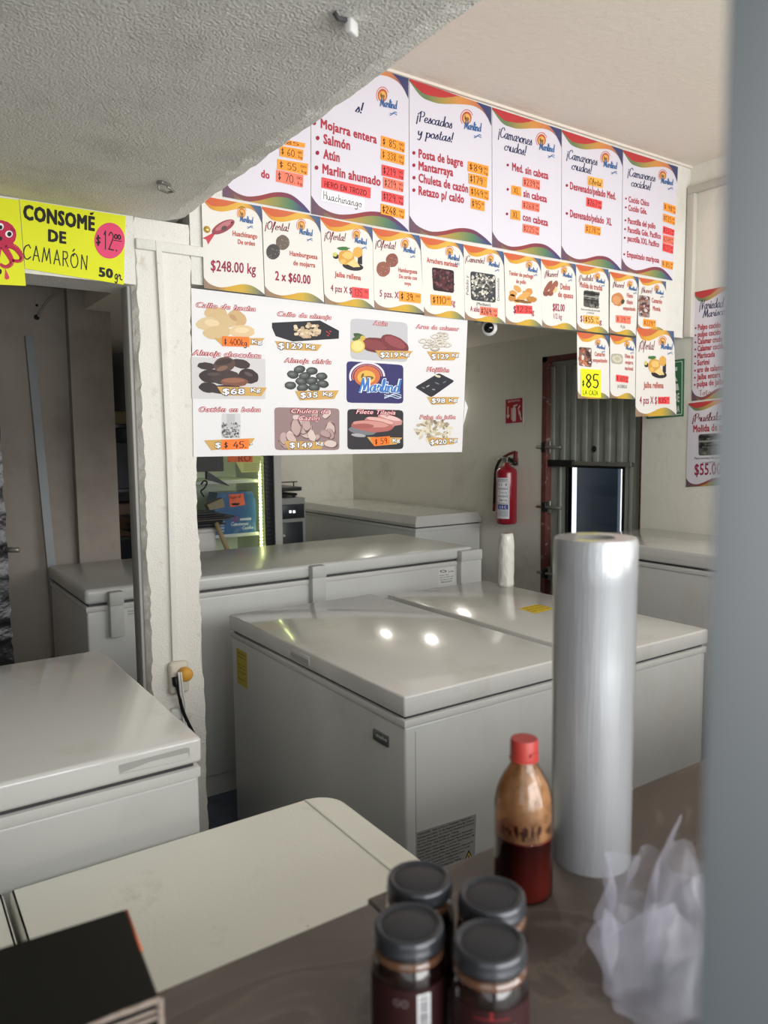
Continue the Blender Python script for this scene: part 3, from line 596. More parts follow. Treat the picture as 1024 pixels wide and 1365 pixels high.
for s_, a, b, bu in (('Cocido Chico', (838, 269.2), (865.4, 275), (834.7, 264.7)), ('Cocido Gde.', (837.7, 280.5), (862.4, 285.8), (834.4, 276.5)), ('Pacotilla del pollo', (837.2, 297.6), (874, 305.3), (833.9, 293.7)), ('Pacotilla Gde. Pacífico', (836.9, 309.5), (881.2, 318.6), (833.4, 305.4)), ('pacotilla XXL Pacífico', (836.7, 321), (878.9, 329.6), (833, 317)), ('Empanizado mariposa', (835.9, 342.5), (878.9, 350.6), (832.4, 339))): p.item(s_, a, b, 6.8, bullet=bu, br=1.3)
for q, s_, c in (([(885.4, 269.7), (901.1, 275), (900.8, 285.8), (884.9, 280)], '$ 98', TAGO), ([(884.5, 284.6), (900.3, 289.6), (900, 300.4), (884.2, 294.9)], '$135', TAGO), ([(884.5, 300.9), (899.5, 306.5), (898.6, 314.8), (884, 311.2)], '$237', TAGR), ([(884.5, 312.8), (898.6, 316.2), (898.1, 327), (884, 323.1)], '$249', TAGS), ([(884, 323.6), (898.1, 327.8), (897.3, 338.6), (883.4, 334.4)], '$237', TAGR), ([(882.5, 346.4), (898.1, 349.4), (896.8, 359.7), (882.5, 355.7)], '$ 85', TAGO)): p.tagp(q, s_, c)
# --- small row
def SP(label, q, sf=SML): p_ = Poster('offer_poster', label, G2, q, sf, True); p_.waves(); return p_
p = SP('small poster with a red fish, Huachinango De orden', [(268.5, 261), (347.9, 275), (352.8, 393.5), (272.3, 384)])
p.logo(322.4, 284, 5); p.item('Huachinango', (310, 314), (343, 318.3), 5.8); p.item('De orden', (317.1, 325), (340, 327.8), 5.4); p.item('$248.00 kg', (281, 360.5), (341.2, 365.5), 12.5, PRICE, .02)
def fish(mb, f):
    f.blob(mb, 297.6, 302.5, 17, 7, rgb(150, 72, 84), 1, -.5); f.blob(mb, 298.5, 300.5, 13, 3.6, rgb(186, 118, 120), 2, -.52); f.blob(mb, 299, 304, 4, 3, rgb(96, 74, 76), 3, -.4)
    mb.poly([f.at(*q_, 1) for q_ in ((285, 310), (270, 317.5), (275, 319.5), (277.5, 326), (286, 313))], rgb(196, 70, 80)); f.blob(mb, 309, 296.5, 1.2, 1.2, rgb(40, 30, 34), 3)
p.picture(fish, 'red snapper picture')
mb = MB(); c = SML.at(275.8, 306); mb.lathe([(0, .008), (.006, .0075), (.0105, .003), (.0105, 0)], c, 20, mtx=Matrix.Rotation(math.pi/2, 3, 'X')); mb.build('gold_tack', mat('brass', rgb(214, 180, 96), .35, metal=.6), p.o)
p = SP('small Oferta poster with two dark burger patties, 2 x $60.00', [(349.3, 275.4), (426.4, 288.8), (432.2, 404.4), (353.6, 394.5)])
p.head('¡Oferta!', (352.8, 305), (386.6, 308.6), 11); p.logo(401.8, 300.7, 5); p.item('Hamburguesa', (386.2, 340.5), (423.4, 345.6), 5.5); p.item('de mojarra', (391, 353.2), (420.3, 356.6), 5.5); p.item('2 x $60.00', (366.9, 373.2), (414.1, 378.8), 10.5, PRICE, .03)
def patties(c1, c2, a, b, ra, rb):
    def fn(mb, f):
        for (x, y), r, c, k in ((b, rb, c2, 1), (a, ra, c1, 2)):
            f.blob(mb, x, y, r, r*1.1, c, k, 0, .03); rq = random.Random(5)
            for i in range(26):
                an, d = rq.uniform(0, 6.28), r*.9*math.sqrt(rq.random()); f.blob(mb, x+d*math.cos(an), y+1.1*d*math.sin(an), r*.07, r*.07, mixc(c, rq.choice([(0, 0, 0, 1), (1, 1, .9, 1)]), .22), k+.5, n=6)
    return fn
p.picture(patties(rgb(78, 74, 74), rgb(112, 100, 88), (364.2, 335.5), (376.9, 323.2), 9.4, 9.2))
p = SP('left small Oferta poster, Jaiba rellena 4 pzs, in the upper of the two rows', [(426.9, 289), (496.3, 303.3), (499, 411.5), (433.2, 404.7)])
def jaiba(x0, y0, w, h):
    def fn(mb, f):
        X = lambda a, b: (x0+a*w, y0+b*h)
        f.blob(mb, *X(.68, .82), w*.36, h*.17, rgb(48, 46, 50), 1, .15); mb.poly([f.at(*X(*q_), 1) for q_ in ((.86, .3), (1, .3), (1, .75), (.84, .7))], rgb(48, 46, 50)); f.blob(mb, *X(.1, .42), w*.1, h*.1, rgb(48, 46, 50), 1)
        f.blob(mb, *X(.85, .25), w*.16, h*.22, rgb(222, 170, 84), 2, 0, .08); f.blob(mb, *X(.45, .45), w*.28, h*.3, rgb(214, 160, 78), 3, .2, .08); f.blob(mb, *X(.5, .38), w*.18, h*.15, rgb(236, 194, 116), 4, .2, .1)
        f.blob(mb, *X(.36, .1), w*.2, h*.07, rgb(70, 120, 62), 4, 0, .2); f.blob(mb, *X(.07, .34), w*.07, h*.09, rgb(206, 200, 110), 3)
        mb.poly([f.at(*X(*q_), 5) for q_ in ((.46, .72), (.74, .5), (.93, .84), (.7, .86))], rgb(236, 206, 140)); f.blob(mb, *X(.34, .62), w*.1, h*.1, rgb(232, 186, 104), 5, 0, .1)
    return fn
p.head('¡Oferta!', (432, 318.3), (461.5, 321.5), 10.5); p.logo(475.3, 313.3, 4.6); p.picture(jaiba(444, 328, 39, 33), 'stuffed crab picture'); p.item('Jaiba rellena', (446.2, 368.4), (481.2, 373.6), 6); p.item('4 pzs X $', (440.9, 387.6), (469.2, 391.8), 7.5, PRICE, .02)
p.tagp([(469.2, 382.3), (491.9, 385), (491.9, 398.7), (469.2, 396.5)], '135.', TAGR, '00', None, x0=.16, x1=.68)
p = SP('small Oferta poster with two brown patties and 5 pzs price', [(496.7, 303.6), (559.3, 314), (566, 418), (499.3, 411.6)])
p.head('¡Oferta!', (500, 329), (528.4, 332.5), 10); p.logo(540.2, 325.4, 4.5); p.picture(patties(rgb(150, 96, 82), rgb(142, 90, 78), (511, 358.7), (522.7, 347), 9.2, 8.4))
p.item('Hamburguesa', (531, 362.2), (556.4, 365.2), 5); p.item('De cerdo con', (532, 370.7), (556, 373.4), 4.6); p.item('soya', (539.4, 379.4), (548, 380.6), 4); p.item('5 pzs. X', (506.2, 395), (531.6, 397.8), 7.5, PRICE, .02)
p.tagp([(532.2, 387.7), (561.4, 391.5), (561, 404.4), (532.6, 401.4)], '$ 39.', TAGO, '00', None, w=.10)
def mince(q, base, cols, n, rmin, rmax, seed=1, frame=None):
    def fn(mb, f):
        TL, TR, BR, BL = [Vector(x) for x in q]; f.rrect(mb, q, frame or base, 1, .1); rq = random.Random(seed)
        for i in range(n):
            a, b = rq.uniform(.06, .94), rq.uniform(.06, .94); c = (TL*(1-a)+TR*a)*(1-b)+(BL*(1-a)+BR*a)*b; r = rq.uniform(rmin, rmax)
            f.blob(mb, c.x, c.y, r, r*rq.uniform(.4, .8), rq.choice(cols), 2+.01*i, rq.uniform(0, 3), .2, 9)
    return fn
p = SP('small poster with a tray of dark meat, Arrachera marinada', [(560.5, 315), (617.9, 325.5), (619.7, 426), (565.6, 420.5)])
p.logo(599.6, 335.6, 4.4); p.item('Arrachera marinada', (569, 349.5), (610.3, 356.4), 6)
p.picture(mince([(575.8, 356), (605.3, 360.6), (605.3, 390.8), (577.5, 387)], rgb(60, 40, 44), [rgb(98, 58, 62), rgb(78, 44, 50), rgb(120, 82, 84), rgb(92, 50, 56), rgb(64, 36, 42)], 110, 1.2, 3, 2, rgb(52, 36, 40)))
p.item('kg', (601, 405.8), (606.9, 407.6), 7.5, PRICE, .02); p.tagp([(574, 392.4), (601.4, 394.8), (602.6, 407.7), (575, 406.7)], '$110', TAGO, '00', None, x1=.72)
p = SP('small poster with a bag of prawns, Camarón Mediano', [(618.2, 325.8), (671, 335.4), (674, 432), (620, 426)])
p.head('¡Camarón!', (620, 348.5), (646.8, 351.5), 8.5); p.logo(653.9, 345.4, 4)
p.picture(mince([(627, 361.3), (660.6, 366.4), (661, 403.8), (628, 400)], rgb(58, 62, 64), [rgb(206, 202, 190), rgb(170, 164, 152), rgb(120, 116, 110), rgb(88, 86, 84), rgb(224, 220, 206)], 120, 1, 2.8, 3, rgb(62, 66, 70)), 'bag of prawns picture')
p.item('(Mediano)', (635.2, 406.6), (653.9, 408.6), 3.6, rgb(60, 60, 66), .01); p.item('A sólo', (627, 414.6), (639.2, 416), 6, PRICE, .03)
p.item('Pelado y', (624.8, 393), (624.4, 367.4), 3.4, rgb(80, 80, 86), .005, up=(-3.4, -.6)); p.item('Desvenado', (666, 401), (665.6, 371), 3.4, rgb(80, 80, 86), .005, up=(-3.4, -.6))
p.tagp([(640.2, 408.3), (663.6, 411), (663.4, 423), (640, 419.9)], '$269.', TAGS, '00', 'g', w=.11)
p = SP('small poster with golden chicken strips, Tender de pechuga de pollo', [(672, 336.2), (721.1, 345), (722.9, 435.8), (674.5, 431.8)])
def nuggets(mb, f):
    for x, y, rx, ry, ro, c in ((683, 397, 5, 5, 0, (196, 136, 72)), (684, 391, 5, 4, .3, (210, 152, 84)), (690, 385, 6, 3.6, .7, (216, 160, 92)), (705, 389, 5, 5, 0, (206, 146, 80)), (709, 399, 7, 4, .1, (190, 130, 66)), (696, 397, 12, 4.4, -.6, (222, 166, 96)), (702, 393, 7, 3.4, .8, (212, 154, 86)), (697, 402, 12, 2, .15, (140, 100, 60))): f.blob(mb, x, y, rx, ry, rgb(*c), 1+.1*rx, ro, .08)
p.logo(705.7, 353.4, 3.6); p.item('Tender de pechuga', (678.6, 366.4), (710.8, 371.2), 5); p.item('de pollo', (688.1, 377.2), (701.3, 378.8), 4.6); p.picture(nuggets); p.item('$', (684.6, 417), (688, 417.4), 8.5, PRICE, .02); p.item('g', (709, 419), (712.4, 419.4), 6.5, PRICE, .02)
p.tagp([(688, 406.2), (709.4, 407.6), (710.4, 418.6), (687.7, 417.9)], '123', TAGR, '00', 'kg')
p = SP('small Nuevo poster with brown croquettes, Dedos de queso', [(721.3, 345.2), (767.2, 352), (768.6, 440.6), (723, 436)])
def dedos(mb, f):
    for x, y, rx, ry, ro, c in ((731, 382, 9.5, 3.2, -1.0, (150, 92, 78)), (737, 383, 9, 3, -1.1, (160, 98, 82)), (728, 391, 4, 4, 0, (140, 84, 72)), (734, 391, 4, 3.6, .3, (146, 90, 78)), (739, 386, 4, 4.6, .3, (222, 196, 140)), (741, 379, 3, 5, .2, (156, 100, 80))): f.blob(mb, x, y, rx, ry, rgb(*c), 1+.1*rx, ro, .06)
p.head('¡Nuevo!', (725.8, 368.6), (744.8, 369.3), 8.5); p.logo(752.4, 360.8, 3.5); p.picture(dedos); p.item('Dedos', (747, 385.5), (760.2, 386.8), 7); p.item('de queso', (744, 395.6), (764.3, 398), 6.4); p.item('$82.00', (737, 414), (752.9, 415.2), 8.4, PRICE, .03); p.item('1/2 kg', (738.2, 424.3), (749.2, 425.6), 6, PRICE, .01)
p = SP('small Pruébala poster with a grey photo, Molida de trucha', [(768, 352.2), (811.3, 359.3), (811.5, 445), (769.7, 440.2)])
p.head('¡Pruébala!', (771.5, 374), (791.7, 374.4), 7.6); p.logo(796.5, 368.8, 3.3); p.item('Molida de trucha', (773, 382.5), (803, 387.6), 6.4)
def trout(q, seed):
    def fn(mb, f):
        mince(q, rgb(88, 88, 84), [rgb(60, 60, 58), rgb(112, 112, 106), rgb(76, 76, 74), rgb(46, 46, 46), rgb(130, 130, 124)], 60, 1.2, 3.4, seed, rgb(90, 90, 86))(mb, f)
        TL, TR, BR, BL = [Vector(x) for x in q]
        for a, b, c in ((.08, .2, (40, 40, 40)), (.3, .38, (150, 150, 144)), (.52, .58, (36, 36, 36))): f.quad(mb, [tuple(TL*(1-a)+BL*a), tuple(TR*(1-a)+BR*a), tuple(TR*(1-b)+BR*b), tuple(TL*(1-b)+BL*b)], rgb(*c), 3.2)
    return fn
p.picture(trout([(778.5, 386.8), (798.6, 389.5), (798.3, 411.7), (778, 408.6)], 4)); p.item('Para tortitas de pescado', (774.9, 413.3), (800, 415.6), 2.3, BLACKI, .005); p.item('y ceviche', (782.2, 417.6), (792.1, 418.6), 2.3, BLACKI, .005)
p.item('$1', (773.8, 428.4), (778.6, 428.8), 7, PRICE, .02); p.item('g', (799, 431.6), (802.3, 432), 6, PRICE, .02); p.tagp([(778.5, 420), (799, 421.6), (799, 432.5), (779, 431)], '$55.', rgb(255, 186, 92), w=.10)
p = SP('small Nuevo poster with a breaded fillet, Filete tilapia empanizado', [(813.6, 362), (851.3, 369.4), (848, 448.5), (812.7, 443.8)])
def tilap(mb, f): f.blob(mb, 823.5, 399, 8.4, 9, rgb(196, 132, 84), 1, 0, .12); f.blob(mb, 822, 400, 5.5, 6, rgb(214, 154, 104), 2, .4, .12); f.blob(mb, 830.5, 402, 2.4, 3, rgb(70, 74, 50), 3, 0, .2)
p.head('¡Nuevo!', (816.8, 382), (832.7, 384.2), 8); p.logo(840, 379.2, 3.1); p.picture(tilap); p.item('Filete', (835.8, 396.2), (843.8, 397.2), 4.8); p.item('tilapia', (835.3, 404.6), (843.8, 405.6), 4.8); p.item('empanizado', (830.8, 413), (847.4, 414.6), 4.6)
p.tagp([(821.2, 420), (841.2, 421.5), (840.8, 432), (821.5, 430)], '$ 39.', TAGS, '00', None); p.item('4 pz.', (827.3, 437), (833.8, 437.8), 4, rgb(60, 60, 66), .005)
p = SP('small Nuevo poster at the right end of the upper row, Camarón Momia', [(852, 369.8), (888, 375.4), (888, 444), (850.4, 439)], Surf('v', BV-.010))
p.head('¡Nuevo!', (854.7, 389.7), (870, 391.2), 7.4); p.logo(875.8, 384.6, 3); p.picture(mince([(852, 393), (866.8, 395.4), (866.2, 423.8), (851.8, 421.5)], rgb(150, 140, 140), [rgb(126, 78, 66), rgb(100, 62, 56), rgb(206, 200, 200), rgb(160, 110, 90), rgb(84, 60, 60)], 46, 1.5, 3.4, 6)); p.item('Camarón', (868.8, 403), (882.7, 405.2), 5.4); p.item('Momia', (870.4, 413.6), (880.7, 415), 5.2)
p.tagp([(858, 425), (874.7, 427), (874.2, 437), (857.8, 434.6)], '$229', TAGO, '00', None, x1=.74)
# --- three hanging at the right end
p = SP('small hanging poster with a big yellow 85 LA CAJA sticker', [(769.3, 442.6), (812, 447.6), (812.7, 531.5), (770.4, 531.2)])
p.logo(797.3, 457, 3.2); p.picture(mince([(772, 462.3), (788.8, 463.7), (788.8, 489.7), (772, 487.5)], rgb(120, 90, 80), [rgb(196, 120, 90), rgb(60, 44, 44), rgb(216, 206, 196), rgb(150, 90, 70), rgb(84, 60, 56)], 40, 1.5, 3.4, 8, rgb(126, 100, 92)), 'product box picture'); p.item('Camarón', (792.7, 474.4), (806.5, 475.3), 5); p.item('empanizado', (790.4, 482.4), (809.6, 483.4), 4.6)
o = p.tagp([(774.5, 491.2), (801.2, 493), (801.2, 530), (775, 528)], '85', TAGY, None, None, x0=.26, x1=.9, hh=.46, w=.09, lab='bright yellow sticker reading 85 LA CAJA')
bpy.data.objects.remove([c for c in o.children][0]); mb = MB(); SML.text(mb, pen_mesh('85', .10), (781, 516.5), (798.5, 517), 17.5, PEN, 6); SML.text(mb, pen_mesh('$', .16), (776, 515), (779.4, 515), 8, PEN, 6); SML.text(mb, pen_mesh('LA CAJA', .12), (777.4, 526), (797.5, 527), 6, PEN, 6); mb.build('handwriting', INK, o)
p = SP('small hanging poster with a pale fillet, Filete de mojarra nacional', [(813.5, 446.6), (848, 451), (847, 532.3), (813.5, 530.6)])
def fil(mb, f): f.rrect(mb, [(814.5, 471), (830.5, 472), (830.5, 486), (814.8, 484.5)], rgb(176, 172, 156), 1, .3); f.blob(mb, 823, 478.5, 6.5, 5, rgb(206, 200, 180), 2, .2, .12); f.blob(mb, 823, 478, 3.5, 2.6, rgb(190, 182, 160), 3, .2, .12)
p.logo(836.2, 459.2, 3); p.picture(fil); p.item('Filete de', (833.2, 477), (844.7, 478), 4.6); p.item('mojarra', (833.8, 485), (844.2, 486), 4.4); p.item('nacional', (833.2, 493), (844.2, 494), 4.4); p.tagp([(821.5, 499.2), (838, 501.5), (837.6, 510.5), (821.5, 508.5)], '$ 60', TAGR); p.item('LA CHAROLA', (823.2, 517), (836, 517.7), 4, rgb(60, 60, 66), .005)
p = SP('right small Oferta poster, Jaiba rellena 4 pzs, hanging lowest at the beam end', [(848.8, 437), (898.5, 441.5), (902, 553.8), (847.3, 555.4)], TOP)
p.head('¡Oferta!', (851.5, 465.4), (873.2, 466), 11.5); p.logo(883.5, 455.4, 4.4, .12); p.picture(jaiba(859, 473.5, 29, 31), 'stuffed crab picture'); p.item('Jaiba rellena', (858, 517), (884.7, 517.4), 7); p.item('4 pzs X $1', (852.7, 538), (878, 538.2), 8.5, PRICE, .02); p.tagp([(877.8, 529.2), (893, 528.8), (892.7, 538.5), (877.8, 538.5)], '135', TAGR, '00', None, w=.10)
# --- right wall posters
RW = Surf('u', WU-.003)
p = Poster('menu_poster', 'price-list poster on the right wall headed Variedad Marisco', 'posters on the right wall', [(924.4, 389.9), (985, 378), (980, 528), (922.2, 534.7)], RW, False)
p.waves(); p.head('¡Variedad', (932, 412.7), (966, 409), 12); p.head('Marisco', (936.6, 423.6), (968, 418.8), 10)
for i, s_ in enumerate(('Pulpo cocido', 'pulpo cocido', 'Calamar crudo', 'Calamar cocido', 'Mariscada', 'Surimi', 'aro de calamar', 'Jaiba entera', 'pulpa de jaiba')):
    y = 440+i*9.45; w_ = 2.55*len(s_); p.item(s_, (930.5-i*.15, y), (930.5+w_, y-w_*.12+.06*i), 6.4, bullet=(927.6-i*.15, y-2.6), br=1.2)
mb = MB(); RW.text(mb, pen_mesh('Toto', .1), (932, 527.5), (948, 525.5), 7, rgb(150, 110, 100), 1); mb.build('handwriting', INK, p.o)
p = Poster('menu_poster', 'smaller poster on the right wall with the price $55.00', 'posters on the right wall', [(918, 537.8), (980, 530), (975, 646), (914.5, 649.4)], RW, False)
p.waves(); p.head('¡Pruébala!', (922.6, 562.5), (966, 559.5), 10.5, SCRIPT2); p.item('Molida de trucha', (924.3, 576.2), (982, 572.4), 8); p.picture(trout([(931.4, 579), (965, 577), (965, 606), (931.4, 607.4)], 9)); p.item('Para tortitas de pescado', (926, 612.4), (968, 610.8), 2.6, BLACKI, .005); p.item('y ceviche', (936, 618), (954, 617.2), 2.6, BLACKI, .005); p.item('$55.00', (926, 633.4), (962, 632), 13, PRICE, .02)
# ------------------------------------------------------------------ seafood price banner under the beam
VN = Surf('v', BV-.004)
def K5(x, y): return (240+x/2.626, 370+y/2.626)
bq = [(255, 384), (623.5, 427), (616, 602.5), (258, 609)]
P = [VN.at(*q_) for q_ in bq]
ban = thing('seafood_banner', (P[2]+P[3])/2, 'wide white vinyl banner with twelve seafood pictures and prices hanging under the beam', 'banner')
mb = MB(); nx = 24
rows = []
for i in range(nx+1):
    s_ = i/nx
    for j in range(3):
        t_ = j/2; q_ = (P[0]*(1-s_)+P[1]*s_)*(1-t_)+(P[3]*(1-s_)+P[2]*s_)*t_; rows += [q_, q_+Vector((0, .0012, 0))]
fs = []
for i in range(nx):
    for j in range(2):
        a = (i*3+j)*2; b_ = ((i+1)*3+j)*2; fs += [(a, b_, b_+2, a+2), (a+1, a+3, b_+3, b_+1)]
    a, b_ = i*6, (i+1)*6; fs += [(a, a+1, b_+1, b_), (a+4, b_+4, b_+5, a+5)]
fs += [(0, 2, 3, 1), (2, 4, 5, 3), (nx*6, nx*6+1, nx*6+3, nx*6+2), (nx*6+2, nx*6+3, nx*6+5, nx*6+4)]
mb.mesh(rows, fs); mb.poly([VN.at(*q_) for q_ in ((619.8, 533), (624, 543), (618, 566))]); mb.build('vinyl_sheet', PAPER_EDGE, ban)
def title(txt, a, b, h):
    mb = MB(); VN.text(mb, block_mesh(txt, .07, .3), a, b, h*1.06, rgb(160, 36, 54), 2); VN.text(mb, block_mesh(txt, .0, .3), (a[0]+.6, a[1]-.2), (b[0]-.6, b[1]-.2), h*.97, rgb(240, 206, 206), 3.9); mb.build('product_title', INK, ban)
for a_ in (('Callo de hacha', (261, 409.2), (341, 415), 6.6), ('Callo de almeja', (369.5, 421), (441.8, 426), 6), ('Atún', (497, 433.4), (516.9, 434.6), 6.2), ('Aros de calamar', (554.2, 437.6), (612.4, 441.2), 5.4), ('Almeja chocolata', (255.8, 473.2), (348.5, 477.6), 7), ('Almeja chirla', (378.2, 483), (441.8, 485.4), 6.2), ('Mejillón', (568.3, 495), (599.1, 496.4), 6), ('Ostión en bolsa', (264.8, 549), (347.8, 549), 6.6), ('Pulpa de jaiba', (559, 558.5), (607.5, 558.5), 5.4)): title(*a_)
def gold(q, price, a, b, h, kg, tag_=None, ktxt='Kg'):
    mb = MB(); VN.quad(mb, q, rgb(206, 164, 92), 4)
    for txt, (A_, B_, hh) in ((price, (a, b, h)), (ktxt, kg)):
        if txt: VN.text(mb, block_mesh(txt, .08), A_, B_, hh, rgb(36, 38, 60), 5); VN.text(mb, block_mesh(txt, .02), (A_[0]+.5, A_[1]-.3), (B_[0]-.5, B_[1]-.3), hh*.92, rgb(240, 240, 244), 6)
    o = mb.build('price_tag', INK, ban)
    if tag_:
        q2, s_ = tag_; TL, TR, BR, BL = [Vector(z) for z in q2]; mb = MB(); VN.quad(mb, q2, rgb(255, 124, 44), 7); so = mb.build('price_sticker', INK, ban); so['label'] = 'orange sticker reading '+s_
        L = (TL*.14+BL*.86); R_ = (TR*.14+BR*.86); d = R_-L; H = (BL-TL).length; mb = MB(); VN.text(mb, pen_mesh(s_, .1), tuple(L+d*.06), tuple(L+d*.92), H*.62, PEN, 8); mb.build('handwriting', INK, so)
gold([(285.7, 450.7), (353.5, 450.7), (342.8, 460.3), (295.2, 459.5)], None, 0, 0, 0, ((335.2, 458.3), (349.7, 458.3), 6), ([(296.4, 448), (332.5, 449.2), (332.5, 462.5), (296.4, 461.4)], '$ 400kg'))
gold([(366.8, 454.5), (429.3, 459.5), (422.8, 467.9), (373.3, 466)], '$129', (370.6, 464.8), (403.7, 465.2), 8.6, ((407.6, 464.5), (420.9, 464.5), 6))
gold([(500, 467), (550.4, 467.9), (542.7, 478.5), (508.5, 478.5)], '$219', (506.6, 476.4), (531.3, 476.6), 7.6, ((533, 475), (546, 474), 5.4))
gold([(569.4, 468.3), (613.2, 469.8), (605.6, 480.4), (577, 480.4)], '$129', (575, 478.3), (599, 478.5), 7.2, ((602, 476), (612, 475), 5))
gold([(289.5, 515.5), (356, 516.6), (348.5, 528), (297, 527)], '$68', (296, 525.8), (326.8, 525.8), 8.8, ((334, 523), (348, 522), 6))
gold([(393.5, 521.2), (452, 520.4), (445.6, 531.8), (400, 533.7)], '$35', (400, 530.7), (424, 530), 8.2, ((430, 528), (444, 527), 6))
gold([(569.4, 529.2), (612.4, 529.2), (606.3, 538.7), (575.9, 539.5)], '$98', (575, 537.4), (594, 537.4), 7, ((598, 536), (610, 535), 5))
gold([(272.4, 587), (339.8, 584), (333.3, 594.7), (281.9, 600.4)], '$', (286.5, 597), (295, 597), 8, ((332.8, 592.5), (336.8, 592), 5), ([(296, 586.3), (332.5, 585.2), (331.4, 598.5), (296, 599.6)], '$ 45.'), ',')
def chip(q, col, r=.1): mb = MB(); VN.rrect(mb, q, col, 1, r); return mb
def Q5(x0, y0, x1, y1): return [K5(x0, y0), K5(x1, y0), K5(x1, y1), K5(x0, y1)]
def ov(mb, lst, k0=2):
    for i, (x, y, rx, ry, ro, c) in enumerate(lst): cx, cy = K5(x, y); VN.blob(mb, cx, cy, rx/2.626, ry/2.626, rgb(*c), k0+.06*i, ro, .05)
mb = MB(); ov(mb, [(125, 126, 42, 24, .1, (206, 178, 132)), (200, 142, 36, 26, .5, (200, 168, 122)), (100, 162, 44, 24, 0, (214, 190, 148)), (158, 152, 40, 22, .2, (206, 180, 136)), (130, 192, 50, 24, -.1, (208, 182, 138)), (218, 188, 44, 22, 0, (218, 192, 150)), (112, 158, 26, 12, .1, (226, 204, 166)), (216, 184, 26, 10, 0, (228, 206, 168)), (186, 140, 16, 8, .7, (186, 150, 108))], 1); mb.build('photo_print', INK, ban)
mb = MB(); mb.poly([VN.at(*K5(*q_), 1) for q_ in ((322, 158), (490, 150), (557, 186), (556, 214), (395, 224), (335, 205), (322, 175))], rgb(40, 40, 46))
rq = random.Random(4)
for i in range(60):
    an, d = rq.uniform(0, 6.28), math.sqrt(rq.random()); cx, cy = K5(443+48*d*math.cos(an), 184+25*d*math.sin(an)); VN.blob(mb, cx, cy, 2.6, 2, rgb(*rq.choice([(214, 194, 164), (200, 176, 144), (186, 160, 130), (226, 208, 182)])), 2+.01*i, n=9)
for (x, y) in ((515, 190), (522, 196), (518, 203), (526, 188)): VN.blob(mb, *K5(x, y), 1.8, .9, rgb(176, 60, 56), 3, .5, .2, 8)
mb.build('photo_print', INK, ban)
mb = chip([K5(597, 142), K5(797, 158), K5(797, 297), K5(597, 286)], rgb(190, 190, 194)); ov(mb, [(690, 238, 62, 27, .15, (112, 52, 58)), (680, 236, 48, 17, .15, (134, 66, 70)), (752, 232, 52, 26, .45, (120, 56, 62)), (752, 226, 40, 16, .45, (146, 76, 80)), (622, 240, 26, 24, 0, (218, 186, 84)), (622, 240, 21, 19, 0, (232, 212, 140)), (628, 205, 22, 9, .3, (62, 88, 56)), (618, 212, 16, 7, -.4, (84, 104, 60)), (640, 212, 9, 9, 0, (206, 176, 84))]); mb.build('photo_print', INK, ban)
mb = MB(); rq = random.Random(6)
for i in range(17):
    an, d = rq.uniform(0, 6.28), math.sqrt(rq.random()); cx, cy = K5(898+58*d*math.cos(an), 224+28*d*math.sin(an)); r = rq.uniform(4.5, 7)
    VN.ring(mb, cx, cy, r*1.05, r*.6, r*.55, r*.26, rgb(130, 120, 110), 1+.1*i, n=14); VN.ring(mb, cx, cy-.4, r, r*.56, r*.62, r*.28, rgb(*rq.choice([(206, 198, 184), (190, 182, 168), (216, 208, 196)])), 1.05+.1*i, n=14)
mb.build('photo_print', INK, ban)
mb = chip([K5(40, 278), K5(299, 284), K5(300, 426), K5(42, 424)], rgb(206, 204, 204), .03); ov(mb, [(92, 310, 32, 13, .1, (58, 46, 46)), (212, 302, 34, 16, .2, (64, 50, 48)), (110, 345, 44, 24, 0, (52, 42, 42)), (240, 345, 36, 26, .3, (56, 44, 44)), (100, 385, 34, 18, .1, (50, 42, 44)), (155, 305, 38, 26, -.2, (88, 66, 58)), (152, 296, 30, 10, -.2, (60, 46, 44)), (160, 350, 50, 26, 0, (66, 52, 50)), (190, 366, 48, 17, 0, (124, 80, 62)), (186, 360, 40, 8, 0, (150, 100, 76)), (160, 392, 60, 16, 0, (58, 46, 46)), (148, 318, 20, 8, -.3, (128, 98, 84)), (118, 338, 22, 6, 0, (84, 70, 68)), (240, 338, 16, 6, .4, (90, 76, 74))]); mb.build('photo_print', INK, ban)
mb = MB(); ls = []
for i, (x, y) in enumerate(((418, 322), (462, 327), (395, 340), (437, 345), (496, 346), (425, 364), (462, 362), (387, 378), (500, 372), (430, 385), (470, 385))): ls += [(x, y, 21, 14, .2*(i % 3-1), (58, 62, 62)), (x-2, y-2, 15, 9, .2*(i % 3-1), (84, 90, 88)), (x-3, y-3, 8, 4, 0, (110, 116, 112))]
ov(mb, ls, 1); mb.build('photo_print', INK, ban)
mb = chip([K5(583, 292), K5(782, 306), K5(782, 441), K5(583, 438)], rgb(54, 50, 104), .08); cx, cy = K5(655, 346)
VN.ring(mb, cx, cy, 24, 19.5, 21.5, 17, rgb(232, 220, 226), 2, math.pi*.9, math.pi*2.0); VN.ring(mb, cx, cy, 20, 16, 18.6, 14.6, rgb(206, 120, 110), 2, math.pi*.9, math.pi*2.0); VN.blob(mb, cx, cy, 17.5, 14, rgb(206, 112, 66), 3); VN.blob(mb, cx-1, cy+1, 12, 9, rgb(226, 178, 84), 4); VN.blob(mb, cx+2, cy+2, 7, 2.6, rgb(120, 92, 44), 5); VN.blob(mb, cx-6, cy-1, 1.6, 3.6, rgb(120, 92, 44), 5, .4)
a_, b_2 = K5(625, 398), K5(776, 402); VN.text(mb, pen_mesh('Marlind', .19, True, .12), a_, b_2, 17, rgb(226, 236, 246), 6); VN.text(mb, pen_mesh('Marlind', .11, True, .12), a_, b_2, 17, rgb(64, 118, 190), 7)
